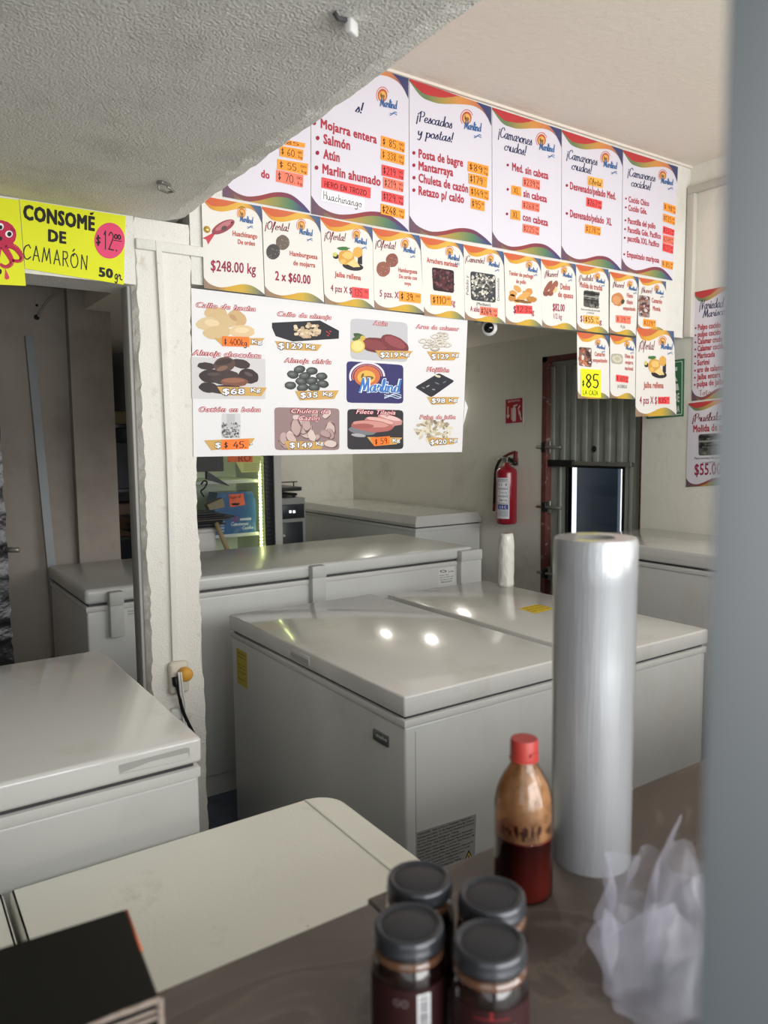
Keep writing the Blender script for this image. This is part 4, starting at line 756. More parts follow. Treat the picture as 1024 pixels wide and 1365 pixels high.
for j in range(3):
    pts = [K5(715+10*i, 408+5*j+4*math.sin(i*1.2+j)) for i in range(7)]
    for (x0, y0), (x1, y1) in zip(pts, pts[1:]): VN.quad(mb, [(x0, y0), (x1, y1), (x1, y1+1), (x0, y0+1)], rgb(206, 222, 240), 6)
o = mb.build('logo', INK, ban); o['label'] = 'navy logo card'
mb = MB(); VN.rrect(mb, [K5(822, 384), K5(906, 334), K5(962, 362), K5(880, 420)], rgb(42, 44, 52), 1, .1); ov(mb, [(868, 380, 7, 2, -.5, (170, 170, 166)), (900, 370, 8, 2, .4, (120, 124, 128)), (888, 392, 6, 2, .2, (150, 152, 152)), (926, 366, 7, 2, -.5, (110, 114, 120)), (852, 386, 6, 2, .3, (130, 132, 134)), (905, 346, 8, 4, .2, (206, 200, 170)), (898, 344, 5, 3, 0, (222, 214, 180))]); mb.build('photo_print', INK, ban)
mb = MB(); VN.rrect(mb, Q5(146, 476, 212, 562), rgb(206, 205, 205), 1, .08); VN.quad(mb, Q5(164, 478, 192, 560), rgb(188, 188, 190), 2); rq = random.Random(9)
for i in range(70): VN.blob(mb, *K5(rq.uniform(148, 210), rq.uniform(510, 560)), rq.uniform(1, 2.4), rq.uniform(.8, 1.8), rgb(*rq.choice([(110, 110, 112), (150, 150, 150), (206, 204, 200), (84, 84, 88)])), 3+.01*i, rq.uniform(0, 3), .2, 7)
mb.build('photo_print', INK, ban)
def clip_cluster(q, base, cols, seed, n, r0, r1):
    mb = MB(); VN.rrect(mb, q, base, 1, .07); rq = random.Random(seed); TL, TR, BR, BL = [Vector(z) for z in q]
    for i in range(n):
        a, b = rq.uniform(.12, .88), rq.uniform(.14, .86); c = (TL*(1-a)+TR*a)*(1-b)+(BL*(1-a)+BR*a)*b; r = rq.uniform(r0, r1); ro = rq.uniform(0, 3)
        VN.blob(mb, c.x, c.y, r, r*.6, rgb(110, 84, 84), 2+.05*i, ro, .12, 12); VN.blob(mb, c.x-.4, c.y-.5, r*.93, r*.54, rgb(*rq.choice(cols)), 2.02+.05*i, ro, .12, 12)
    return mb
mb = clip_cluster([K5(330, 454), K5(558, 458), K5(558, 604), K5(332, 604)], rgb(150, 126, 126), [(206, 182, 176), (190, 164, 160), (216, 196, 190), (180, 150, 148)], 12, 22, 6, 12); mb.build('photo_print', INK, ban)
def title2(txt, a, b, h):
    mb = MB(); VN.text(mb, block_mesh(txt, .07, .3), a, b, h*1.06, rgb(166, 40, 56), 9); VN.text(mb, block_mesh(txt, .0, .3), (a[0]+.5, a[1]-.2), (b[0]-.5, b[1]-.2), h*.95, rgb(244, 222, 222), 10); mb.build('product_title', INK, ban)
mb = chip([K5(586, 460), K5(782, 464), K5(782, 601), K5(586, 602)], rgb(48, 46, 50), .08)
ov(mb, [(640, 535, 50, 16, .1, (120, 122, 128)), (735, 498, 45, 17, .25, (196, 140, 136)), (735, 490, 38, 7, .25, (224, 190, 186)), (700, 508, 55, 18, .2, (190, 128, 122)), (700, 500, 48, 8, .2, (222, 176, 170)), (672, 520, 72, 21, .08, (176, 104, 98)), (668, 513, 62, 11, .08, (206, 146, 138)), (640, 520, 40, 9, 0, (164, 92, 88)), (625, 552, 26, 6, .1, (170, 170, 172))]); mb.build('photo_print', INK, ban)
title2('Chuleta de', (387.8, 550.5), (438.8, 551.6), 6.4); title2('Cazón', (398, 560.4), (426.6, 560.4), 6.4); title2('Filete Tilapia', (474.2, 551.6), (527.5, 552.8), 6.2)
mb = MB(); rq = random.Random(15)
for i in range(70):
    an, d = rq.uniform(0, 6.28), math.sqrt(rq.random()); VN.blob(mb, *K5(888+62*d*math.cos(an), 534+38*d*math.sin(an)), rq.uniform(2.5, 5), rq.uniform(1.4, 2.4), rgb(*rq.choice([(206, 196, 172), (186, 174, 148), (160, 146, 122), (220, 212, 190), (132, 118, 100)])), 1+.02*i, rq.uniform(0, 3), .15, 9)
mb.build('photo_print', INK, ban)
gold([(379, 587.8), (434.2, 589), (428.5, 598.5), (384, 599.2)], '$149', (385.5, 597), (417, 597), 8, ((421, 594), (432, 593), 5.4))
gold([(489.4, 582.5), (536.3, 583.3), (529.4, 592), (499, 594.7)], None, 0, 0, 0, ((523, 590), (534, 589), 5.4), ([(494.4, 583.3), (520, 581.4), (520, 592), (499, 594.7)], '$ 59.'))
gold([(569.4, 583.3), (611.3, 584), (604.8, 592), (575, 594.7)], '$420', (573.4, 592.6), (596, 592), 7, ((599, 590), (610, 588), 5))
# ------------------------------------------------------------------ yellow hand-painted signs
NEON = mat('fluorescent_yellow_card', rgb(222, 226, 38), .6, spec=.3)
YS = Surf('v', BV-.004); Y2 = Surf('v', BV-.012)
s = thing('hand_painted_sign', YS.at(100, 360), 'fluorescent yellow sign lettered CONSOMÉ DE CAMARÓN with a pink price disc', 'sign', 'yellow hand painted signs')
mb = MB(); sheet_box(YS, [(26, 265.5), (167.3, 288), (165, 379.5), (33.4, 358)], .002, mb); mb.build('card', NEON, s)
mb = MB(); YS.text(mb, block_mesh('CONSOME', .055), (30.8, 291.5), (126.5, 307.6), 20, PEN, 1); mb.poly([YS.at(*q_, 1) for q_ in ((120, 283.5), (126, 283), (123, 286.8), (120, 286.3))], PEN); mb.build('bold_lettering', INK, s); mb = MB(); YS.text(mb, block_mesh('DE', .055), (64, 321), (88.4, 324.7), 16, PEN, 1); mb.build('bold_lettering', INK, s); mb = MB(); YS.text(mb, block_mesh('50', .055), (131.5, 368), (150.8, 370.7), 12.5, PEN, 1); mb.build('bold_lettering', INK, s)
mb = MB(); YS.text(mb, pen_mesh('CAMARÓN', .085, gap=.1), (30.8, 344.4), (116.9, 360), 19.5, PEN, 1); YS.text(mb, pen_mesh('gr.', .15), (152.5, 371.6), (163.4, 373.4), 13, PEN, 1); mb.build('handwriting', INK, s)
mb = MB(); YS.blob(mb, 146.2, 320.8, 20.3, 24, rgb(222, 70, 112), 2, 0, 0, 40); o = mb.build('price_disc', INK, s); o['label'] = 'pink price disc'
mb = MB(); YS.text(mb, pen_mesh('$', .14), (127.4, 326.5), (134.6, 327.6), 13, PEN, 3); YS.text(mb, pen_mesh('12.', .075, gap=.12), (138, 331.5), (156.5, 335), 24, PEN, 3); YS.text(mb, pen_mesh('00', .22), (152, 318), (161.5, 319.4), 6, PEN, 3); YS.quad(mb, [(151, 319.6), (162.5, 321.3), (162.5, 322.3), (151, 320.6)], PEN, 3); mb.build('handwriting', INK, o)
s = thing('hand_painted_sign', Y2.at(-20, 378), 'fluorescent yellow sign with a painted red octopus at the left edge', 'sign', 'yellow hand painted signs')
mb = MB(); sheet_box(Y2, [(-80, 253), (25, 266.7), (34.5, 381), (-76, 376)], .002, mb); mb.build('card', NEON, s)
CRIM, CRIM2 = rgb(186, 36, 72), rgb(206, 60, 92)
mb = MB(); Y2.blob(mb, -2, 313, 24, 20, CRIM, 1); 
def tent(pts, w):
    c = catmull(pts, 6)
    for i in range(len(c)-1):
        (x0, y0), (x1, y1) = c[i], c[i+1]; a, b = w*(1-.6*i/len(c)), w*(1-.6*(i+1)/len(c)); t_ = Vector((x1-x0, y1-y0)).normalized(); n_ = Vector((-t_.y, t_.x))
        mb.poly([Y2.at(*q_, 1.5) for q_ in ((x0+n_.x*a, y0+n_.y*a), (x1+n_.x*b, y1+n_.y*b), (x1-n_.x*b, y1-n_.y*b), (x0-n_.x*a, y0-n_.y*a))], CRIM)
tent([(8, 326), (20, 330), (29, 342), (26, 348), (16, 347)], 4.5); tent([(4, 328), (12, 340), (16, 350), (8, 356), (0, 352)], 4.5); tent([(-6, 328), (-14, 344), (-24, 350), (-34, 344)], 4.5); tent([(-12, 326), (-28, 334), (-38, 328)], 4); tent([(-2, 328), (-4, 346), (-12, 362)], 4.5)
mb.poly([Y2.at(*q_, 1) for q_ in ((7, 358), (11, 366), (13, 371), (9, 373), (6, 371))], CRIM2)
Y2.blob(mb, 1, 302, 4, 4.6, rgb(236, 232, 236), 2); Y2.blob(mb, 1, 303, 2.3, 2.9, PEN, 3); Y2.blob(mb, 12, 312, 5, 4.6, rgb(236, 232, 236), 2); Y2.blob(mb, 12.6, 312, 3, 3.2, PEN, 3); Y2.blob(mb, -12, 306, 4.4, 4.6, rgb(236, 232, 236), 2); Y2.blob(mb, -12, 307, 2.6, 2.9, PEN, 3); Y2.blob(mb, 0, 318, 3, 3, PEN, 3)
for i in range(5): Y2.quad(mb, [(14+i*1.4, 306+i*.9), (14.6+i*1.4, 306.3+i*.9), (16.6+i*1.6, 303+i*1.6), (16.2+i*1.6, 302.7+i*1.6)], PEN, 2)
Y2.blob(mb, 0, 362, 2.4, 3.6, PEN, 2)
o = mb.build('octopus_painting', INK, s); o['label'] = 'painted red octopus'
# ------------------------------------------------------------------ signs on the right wall
SG = Surf('u', WU-.004)
s = thing('extinguisher_sign', SG.at(685, 564), 'small red EXTINTOR sign on the right wall above the fire extinguisher', 'sign')
mb = MB(); sheet_box(SG, [(673, 531.3), (697.6, 528.6), (697.6, 564), (673, 566)], .003, mb); mb.build('plate', PAPER_EDGE, s)
mb = MB(); SG.quad(mb, [(674.2, 532.8), (696.6, 530.2), (696.6, 562.8), (674.2, 564.6)], rgb(176, 26, 44), 1); wh = rgb(232, 214, 214)
SG.text(mb, block_mesh('EXTINTOR', .03), (677.5, 536.6), (693.5, 534.8), 2.6, wh, 2); SG.quad(mb, [(676.6, 542), (678, 541.9), (678, 554), (676.6, 554.2)], wh, 2); mb.poly([SG.at(*q_, 2) for q_ in ((674.9, 553.6), (679.8, 553.2), (677.3, 558.4))], wh)
SG.rrect(mb, [(682.8, 543.5), (688, 543), (688, 561.6), (682.8, 562)], wh, 2, .2); SG.quad(mb, [(684.4, 540.5), (690, 538.6), (690, 540.2), (684.6, 543.6)], wh, 2); SG.quad(mb, [(681.6, 544), (682.2, 544), (682.2, 559), (681.4, 559)], wh, 2); SG.blob(mb, 692.8, 551, 1.4, 5, wh, 2, -.25); SG.blob(mb, 692, 543, .9, 3.4, wh, 2, .4); SG.blob(mb, 694.3, 557, 1, 3.6, wh, 2, -.2); mb.build('pictogram', INK, s)
SV = Surf('u', WU-.004)
s = thing('evacuation_sign', SV.at(890, 556), 'green evacuation sign on the right wall peeking out behind the hanging poster', 'sign')
mb = MB(); sheet_box(SV, [(862, 486), (912.3, 478), (911.4, 554.8), (862, 558.5)], .003, mb); mb.build('plate', mat('sign_green', rgb(64, 122, 84), .5), s)
mb = MB(); wg = rgb(222, 232, 222); rim = [(864.5, 488.5), (909.5, 481.5), (909, 552), (864.5, 555.5)]
for i in range(4): (x0, y0), (x1, y1) = rim[i], rim[(i+1) % 4]; t_ = Vector((x1-x0, y1-y0)).normalized()*.5; SV.quad(mb, [(x0+t_.y, y0-t_.x), (x1+t_.y, y1-t_.x), (x1-t_.y, y1+t_.x), (x0-t_.y, y0+t_.x)], wg, 1)
SV.text(mb, block_mesh('DE', .04), (899, 536), (905.8, 535.4), 12, wg, 1); SV.text(mb, block_mesh('HA', .04), (899.5, 549.6), (906, 549), 9, wg, 1)
SV.quad(mb, [(898, 490), (903, 489), (903, 494), (898, 495)], wg, 1); SV.quad(mb, [(899, 500), (903.5, 507), (902, 509), (898, 503)], wg, 1); SV.quad(mb, [(898, 512), (904, 511.5), (905.5, 520), (898, 520.6)], wg, 1); mb.build('pictogram', INK, s)
# ------------------------------------------------------------------ door in the right wall
DGREY = mat('weathered_grey_green_sheet_metal', rgb(160, 166, 156), .4, spots=[(7, rgb(120, 120, 108), .56, .8, 6), (2.5, rgb(140, 146, 136), .45, .7, 4)])
RUST = mat('peeling_maroon_frame_paint', rgb(108, 62, 58), .7, spots=[(26, rgb(150, 130, 120), .60, .66, 5)], bump=[(40, .5, 4)])
STL = mat('galvanised_steel', rgb(150, 150, 144), .4, metal=.7, spots=[(30, rgb(110, 104, 96), .55, .7, 4)])
BLK = mat('black_plastic', rgb(24, 25, 27), .4)
DU = WU+.045
d = thing('door_1', (DU, (DV0+DV1)/2, 0), 'grey-green ribbed metal door with a lower window and bolts in the right wall', 'door'); struct(d)
sD = Surf('u', DU)
w0 = sD.at(758, 622); w1 = sD.at(829, 712); wv1, wv0, wz1 = w0.y, w1.y, w0.z; wz0 = .62
mb = MB()
mb.box((DU, DV0+.02, 0), (DU+.03, wv0, DZ-.02)); mb.box((DU, wv1, 0), (DU+.03, DV1-.03, DZ-.02)); mb.box((DU, wv0, wz1), (DU+.03, wv1, DZ-.02)); mb.box((DU, wv0, 0), (DU+.03, wv1, wz0)); mb.build('door_leaf', DGREY, d)
for i in range(8):
    v = DV0+.07+i*.083
    if v > DV1-.05: break
    mb = MB(); mb.box((DU-.012, v, wz1+.03), (DU, v+.038, DZ-.06), bev=.004); mb.build('rib', DGREY, d)
for v in (wv1+.05, wv0-.07):
    mb = MB(); mb.box((DU-.010, v, .05), (DU, v+.02, wz1+.02), bev=.003); mb.build('rib', DGREY, d)
mb = MB(); mb.box((WU-.004, DV1-.035, 0), (WU+.09, DV1, DZ)); mb.box((WU-.004, DV0, DZ-.03), (WU+.09, DV1, DZ)); mb.box((WU+.01, DV0, 0), (WU+.09, DV0+.02, DZ)); mb.build('door_frame', RUST, d)
a, b_ = sD.at(733, 616.5), sD.at(846, 617)
mb = MB(); mb.box((DU-.03, b_.y, a.z-.012), (DU, (a.y+b_.y)/2+.1, a.z+.012), bev=.003); mb.build('sliding_bar', STL, d)
mb = MB(); mb.box((DU-.034, (a.y+b_.y)/2+.1, a.z-.022), (DU, a.y, a.z+.018), bev=.003); mb.build('bar_bracket', BLK, d)
for py in (596, 675, 763):
    c = sD.at(733, py); e_ = sD.at(750, py)
    mb = MB(); mb.box((DU-.035, c.y-.035, c.z-.04), (DU-.012, c.y+.05, c.z+.04), bev=.004); hb = mb.build('bolt_plate', STL, d)
    mb = MB(); mb.tube([(DU-.045, c.y+.06, c.z), (DU-.045, e_.y-.03, c.z)], .010); mb.box((DU-.055, c.y-.015, c.z-.03), (DU-.03, c.y+.02, c.z+.03), mi=1, bev=.004); mb.build('bolt', [STL, BLK], hb)
c = sD.at(794, 598.5); mb = MB(); mb.lathe([(0, .018), (.012, .018), (.022, .008), (.024, 0)], c, 20, mtx=Matrix.Rotation(-math.pi/2, 3, 'Y')); mb.build('lock_cylinder', BLK, d)
mb = MB()
for (y0, y1, z0, z1) in ((wv0-.015, wv0, wz0, wz1), (wv1, wv1+.015, wz0, wz1), (wv0-.015, wv1+.015, wz1-.004, wz1+.02)): mb.box((DU-.006, y0, z0), (DU+.034, y1, z1))
mb.build('window_frame', BLK, d)
GLASSC = bpy.data.materials.new('clear_pane'); GLASSC.use_nodes = True; nt = GLASSC.node_tree; nt.nodes.remove(nt.nodes['Principled BSDF'])
tr = nt.nodes.new('ShaderNodeBsdfTransparent'); gl = nt.nodes.new('ShaderNodeBsdfGlossy'); gl.inputs['Roughness'].default_value = .03; mx = nt.nodes.new('ShaderNodeMixShader'); fr = nt.nodes.new('ShaderNodeFresnel'); fr.inputs[0].default_value = 1.25
nt.links.new(fr.outputs[0], mx.inputs[0]); nt.links.new(tr.outputs[0], mx.inputs[1]); nt.links.new(gl.outputs[0], mx.inputs[2]); nt.links.new(mx.outputs[0], nt.nodes['Material Output'].inputs[0])
mb = MB(); mb.box((DU+.012, wv0, wz0), (DU+.015, wv1, wz1)); mb.build('pane', GLASSC, d)
# navy panel standing outside, daylight showing on both sides of it
sO = Surf('u', WU+.25); p0, p1 = sO.at(769, 612), sO.at(822.5, 712)
mb = MB(); mb.box((WU+.25, p1.y, 0), (WU+.28, p0.y, p0.z), bev=.004); o = mb.build('navy_board', mat('navy_board_paint', rgb(46, 62, 84), .5, bump=[(6, .1, 2)]), origin=(WU+.265, (p0.y+p1.y)/2, 0)); tag(o, 'dark navy board standing outside the window of the metal door', 'board')
sbox('floor_outside', (WU+.1, 1.5, -.1), (WU+3, 5, 0), mat('pale_pavement', rgb(190, 188, 182), .8), 'pale pavement outside the door')
# ------------------------------------------------------------------ fire extinguisher
c = onu(677, 698, WU-.085); top = onu(676, 624, WU-.085).z; z0 = c.z; R = .066; cy = (onu(661.5, 660, WU-.085).y+onu(689.5, 660, WU-.085).y)/2
e = thing('fire_extinguisher', (WU-.085, cy, z0), 'red fire extinguisher with a white label hanging beside the metal door', 'fire extinguisher')
H = onu(677, 621, WU-.085).z-z0
REDP = mat('red_extinguisher_paint', rgb(150, 28, 44), .25, coat=.5)
mb = MB(); mb.lathe([(0, 0), (R*.92, 0), (R, .01), (R, H*.88), (R*.93, H*.93), (R*.7, H*.975), (R*.3, H), (.016, H+.004), (.016, H+.02), (0, H+.02)], (WU-.085, cy, z0), 40); mb.build('cylinder', REDP, e)
zt = z0+H
mb = MB(); mb.tube([(WU-.085, cy, zt+.01), (WU-.085, cy, zt+.045)], .013); mb.box((WU-.10, cy-.02, zt+.03), (WU-.07, cy+.03, zt+.055), bev=.004); mb.build('valve', STL, e)
DR = mat('dark_red_lever_paint', rgb(110, 36, 42), .4)
mb = MB(); mb.tube([(WU-.085, cy+.03, zt+.055), (WU-.085, cy-.02, zt+.074), (WU-.085, cy-.075, zt+.086)], .009); mb.box((WU-.094, cy-.09, zt+.03), (WU-.076, cy-.066, zt+.09), bev=.003); mb.build('lever', DR, e)
mb = MB(); mb.tube([(WU-.085, cy+.01, zt+.05), (WU-.085, cy-.04, zt+.035), (WU-.085, cy-.085, zt+.016)], [.011, .012, .013]); mb.build('carry_handle', BLK, e)
mb = MB(); hs = catmull([(WU-.085, cy+.02, zt+.04), (WU-.085, cy+.06, zt+.035), (WU-.085, cy+.098, zt-.03), (WU-.085, cy+.108, zt-.14), (WU-.085, cy+.113, z0+.115)], 6); mb.tube(hs, .0095); hz = mb.build('hose', BLK, e)
mb = MB(); mb.tube([(WU-.085, cy+.113, z0+.118), (WU-.085, cy+.114, z0+.07)], .010); mb.build('nozzle', REDP, hz)
def onto_cyl(mb, cx, cy_, r, a0, a1, z0_, z1_, col, n=10):
    for i in range(n):
        a, b = a0+(a1-a0)*i/n, a0+(a1-a0)*(i+1)/n
        mb.poly([(cx+r*math.cos(t_), cy_+r*math.sin(t_), z_) for t_, z_ in ((a, z0_), (b, z0_), (b, z1_), (a, z1_))], col, smooth=True)
def cyl_text(mb, m, cx, cy_, r, a0, a1, z0_, h, col):
    vs, fs = m; mb.mesh([(cx+(r+l_*.0003)*math.cos(a0+(a1-a0)*x), cy_+(r+l_*.0003)*math.sin(a0+(a1-a0)*x), z0_+y*h) for x, y, l_ in vs], fs, col)
va = math.atan2(-cy, -(WU-.085))          # direction towards the counter
ex = WU-.085; A0_, A1_ = va-1.02, va+.28
zs = lambda f: z0+H*f
mb = MB(); onto_cyl(mb, ex, cy, R+.0006, A0_, A1_, zs(.10), zs(.80), rgb(222, 222, 226)); 
for f0, f1 in ((.62, .74), (.49, .61), (.36, .48)): onto_cyl(mb, ex, cy, R+.001, A0_+.12, A1_-.12, zs(f0), zs(f1), rgb(120, 120, 128)); onto_cyl(mb, ex, cy, R+.0013, A0_+.15, A1_-.15, zs(f0+.008), zs(f1-.008), rgb(232, 232, 234))
onto_cyl(mb, ex, cy, R+.001, A0_+.12, A1_-.12, zs(.26), zs(.345), rgb(62, 72, 140)); onto_cyl(mb, ex, cy, R+.001, A0_+.12, A1_-.12, zs(.13), zs(.25), rgb(206, 206, 212))
cyl_text(mb, block_mesh('EXTINTOR', .03), ex, cy, R+.0016, A0_+.15, A1_-.15, zs(.755), .009, rgb(70, 70, 84))
for f_, s_ in ((.64, '1 l   ll'), (.51, '2 ~ - t'), (.38, '3 w ~ a')): cyl_text(mb, block_mesh(s_, .03), ex, cy, R+.0018, A0_+.3, A1_-.25, zs(f_+.02), .018, rgb(40, 40, 48))
cyl_text(mb, block_mesh('A B C', .05), ex, cy, R+.0016, A0_+.3, A1_-.3, zs(.28), .017, rgb(214, 218, 240))
for i in range(4): cyl_text(mb, block_mesh('polvo quimico seco presion kg', .0), ex, cy, R+.0016, A0_+.16, A1_-.16, zs(.225-.026*i), .0055, rgb(80, 80, 96))
o = mb.build('instruction_label', INK, e); o['label'] = 'white instruction label with pictograms'
mb = MB(); mb.box((WU-.03, cy-.02, zt+.0), (WU, cy+.02, zt+.05), bev=.003); mb.box((WU-.085, cy-.008, zt+.012), (WU-.02, cy+.008, zt+.02)); mb.build('wall_bracket', STL, e)
# ------------------------------------------------------------------ dome camera
c = onv(652, 437, BV+.06)
o = thing('dome_camera', (c.x, c.y, c.z), 'small white security camera with a black lens under the beam', 'camera')
dirv = (EYE-c).normalized(); mrot = dirv.to_track_quat('Z', 'Y').to_matrix()
mb = MB(); mb.lathe([(0, .05), (.028, .05), (.034, .03), (.034, -.03), (.026, -.05), (0, -.05)], c+dirv*(-.02), 28, mtx=mrot); mb.build('housing', TRIMW, o)
mb = MB(); mb.lathe([(.021, .0), (.020, .006), (.012, .014), (0, .017)], c+dirv*.029, 24, mtx=mrot); mb.build('lens', mat('black_lens', rgb(12, 13, 16), .1, coat=.8), o)
mb = MB(); mb.box((c.x-.03, c.y-.03, c.z+.02), (c.x+.03, c.y+.06, 1.986), bev=.006); mb.build('mount', TRIMW, o)
# ------------------------------------------------------------------ film roll on the second freezer
c = onz(675, 781, AZ); FILM = mat('wrinkled_white_film', rgb(226, 224, 218), .3, coat=.4, bump=[(38, .9, 4), (14, .6, 2)], stretch=(1, 1, .5))
hz_ = onv(675, 711, c.y).z-AZ
t = thing('small_film_roll', (c.x, c.y, AZ), 'small roll of white plastic bags standing on the freezer lid', 'roll')
rq = random.Random(2); ph = [rq.uniform(0, 6) for _ in range(6)]
mb = MB(); mb.lathe([(.014, .004), (.0335, 0)]+[(.0335*(1+.02*math.sin(k*1.7)), hz_*k/16) for k in range(1, 15)]+[(.030, hz_*.95), (.028, hz_), (.014, hz_)], (c.x, c.y, AZ), 36, wob=lambda a, z: 1+.015*math.sin(3*a+z*40+ph[0])+.012*math.sin(7*a-z*70)); mb.build('wound_film', FILM, t)
mb = MB(); mb.lathe([(.014, .004), (.014, hz_+.001), (.011, hz_+.001), (.011, .004)], (c.x, c.y, AZ), 24); mb.build('core', mat('cardboard_core', rgb(150, 130, 106), .8), t)
# ------------------------------------------------------------------ pillar: duct, socket, plug, cables
pt = [onv(x, y, BV-.006) for x, y in ((210.5, 322), (217, 440), (225, 610), (233, 880))]
t = tag(MB().build('cable_duct', TRIMW, origin=pt[-1]), 'white plastic cable duct running down the rough pillar to the socket', 'cable duct'); bpy.data.objects.remove(t)
mb = MB()
for a, b_ in zip(pt, pt[1:]): 
    w_ = .0085; A_ = [Vector((a.x-w_, BV-.014, a.z)), Vector((a.x+w_, BV-.014, a.z)), Vector((b_.x+w_, BV-.014, b_.z)), Vector((b_.x-w_, BV-.014, b_.z))]
    B_ = [Vector((p_.x, BV+.001, p_.z)) for p_ in A_]; mb.mesh(A_+B_, [(0, 1, 2, 3), (0, 4, 5, 1), (1, 5, 6, 2), (2, 6, 7, 3), (3, 7, 4, 0)])
tag(mb.build('cable_duct', PLASTER, origin=pt[-1]), 'white cable duct running down the rough pillar to the socket', 'cable duct')
c = onv(236, 901, BV)
t = thing('wall_socket', (c.x, BV, c.z), 'rounded white wall socket on the pillar with an orange plug in it', 'socket')
mb = MB(); mb.box((c.x-.032, BV-.03, c.z-.052), (c.x+.032, BV, c.z+.052), bev=.014, seg=4); fix(mb.build('socket_box', mat('aged_white_plastic', rgb(212, 206, 190), .45), t), 50)
OR = mat('orange_plug_plastic', rgb(214, 158, 62), .5)
pg = thing('power_plug', (c.x+.012, BV-.03, c.z+.01), 'orange plug with a white cord pushed into the pillar socket', 'plug')
mb = MB(); mb.lathe([(0, -.035), (.016, -.035), (.021, -.028), (.022, -.008), (.019, 0), (0, 0)], (c.x+.012, BV-.028, c.z+.015), 24, mtx=Matrix.Rotation(-math.pi/2, 3, 'X')); 
mb2 = MB(); mb2.lathe([(0, .036), (.016, .036), (.021, .028), (.022, .008), (.019, 0), (0, 0)], (c.x+.012, BV-.028, c.z+.015), 24, mtx=Matrix.Rotation(math.pi/2, 3, 'X')); mb2.build('plug_body', OR, pg)
WCORD = mat('white_cord', rgb(222, 220, 214), .5)
def v3(x, y, dv): return tuple(onv(x, y, BV-dv))
for dx in (0, 3.2):
    mb = MB(); mb.tube(catmull([v3(238+dx, 896, .055), v3(239+dx, 905, .060), v3(241+dx, 925, .045), v3(244+dx, 945, .03), v3(246+dx, 985, .03)], 6), .0035); mb.build('cord', WCORD, pg)
pk = thing('black_power_cord', tuple(onv(238, 905, BV-.03)), 'black plug and cord hanging down from the pillar socket', 'cord')
mb = MB(); mb.tube(catmull([v3(234.5, 902, .033), v3(236, 915, .04)], 4), [.013]*4+[.010]); mb.build('plug_body', BLK, pk)
mb = MB(); mb.tube(catmull([v3(236, 914, .04), v3(239, 927, .04), v3(243, 945, .035), v3(250, 962, .03), v3(262, 985, .03)], 6), .0055); mb.build('cord', BLK, pk)
c2 = onv(236, 945, BV); mb = MB(); mb.box((c2.x-.025, BV-.022, c2.z-.03), (c2.x+.02, BV, c2.z+.008), bev=.006); tag(mb.build('junction_box', TRIMW, origin=(c2.x, BV, c2.z)), 'small white junction box below the socket on the pillar', 'box')
# ------------------------------------------------------------------ things fixed to the soffit
c = onz(466, 28, 2.16); mb = MB(); M_ = Matrix.Translation(c) @ Matrix.Rotation(.5, 4, 'Z')
t = thing('ceiling_clip', c, 'white plastic clip sticking down from the soffit near the top of the view', 'clip')
mb.box((-.012, -.010, -.022), (.012, .004, 0), mtx=M_, bev=.003); mb.build('clip_body', TRIMW, t); mb = MB(); mb.tube([tuple(M_ @ Vector(q_)) for q_ in ((-.012, 0, -.004), (-.028, .004, -.008), (-.034, .008, -.001))], .004); mb.build('clip_arm', GASKET, t)
c = onz(221, 243, 2.16); t = thing('ceiling_hook', c, 'small bent metal hook in the soffit above the pillar', 'hook'); M_ = Matrix.Translation(c) @ Matrix.Rotation(.55, 4, 'Z')
mb = MB(); mb.tube([tuple(M_ @ Vector(q_)) for q_ in ((-.016, .01, 0), (-.016, .01, -.02), (.016, .01, -.02), (.016, -.012, -.02), (-.012, -.014, -.016))], .003); mb.build('bent_wire', STL, t); mb = MB(); mb.box((-.018, -.004, -.008), (.018, .016, 0), mtx=M_, bev=.002); mb.build('hook_plate', STL, t)
# ------------------------------------------------------------------ left doorway: wrapped leaf, leaning bar, cable
LV = BV+.30
e1 = onv(11, 760, LV); mb = MB(); rq = random.Random(8); ny, nz2 = 10, 70; grid = []
for i in range(nz2+1):
    z = .25+1.42*i/nz2
    for j in range(ny+1): grid.append((e1.x-.34*(1-j/ny)+(rq.uniform(-.004, .004) if j == ny else 0), LV+rq.uniform(-.012, .012), z))
fs = [(i*(ny+1)+j, i*(ny+1)+j+1, (i+1)*(ny+1)+j+1, (i+1)*(ny+1)+j) for i in range(nz2) for j in range(ny)]
t = thing('wrapped_door_leaf', (e1.x-.15, LV+.03, 0), 'open door leaf wrapped in black plastic at the far left edge', 'door')
mb.mesh(grid, fs, smooth=True); mb.build('plastic_wrap', mat('crumpled_black_plastic', rgb(22, 22, 25), .35, coat=.15, bump=[(30, .5, 4)]), t)
mb = MB(); mb.box((e1.x-.36, LV+.015, 0), (e1.x-.004, LV+.05, 1.75), bev=.004); mb.build('leaf', mat('dark_door_paint', rgb(52, 50, 50), .5), t)
a = onv(8, 733, LV-.03); b_ = onv(26, 733, LV-.05)
mb = MB(); mb.tube([tuple(a), (b_.x-.01, b_.y, a.z), tuple(b_)], .0085, 12); mb.tube([tuple(a), (a.x, LV+.01, a.z)], .008, 10); o = mb.build('lever_handle', STL, t); o['label'] = 'brushed steel lever handle'
sWl = Surf('v', 3.74)
p0, p1 = sWl.at(39, 448), onv(69, 760, 3.70)
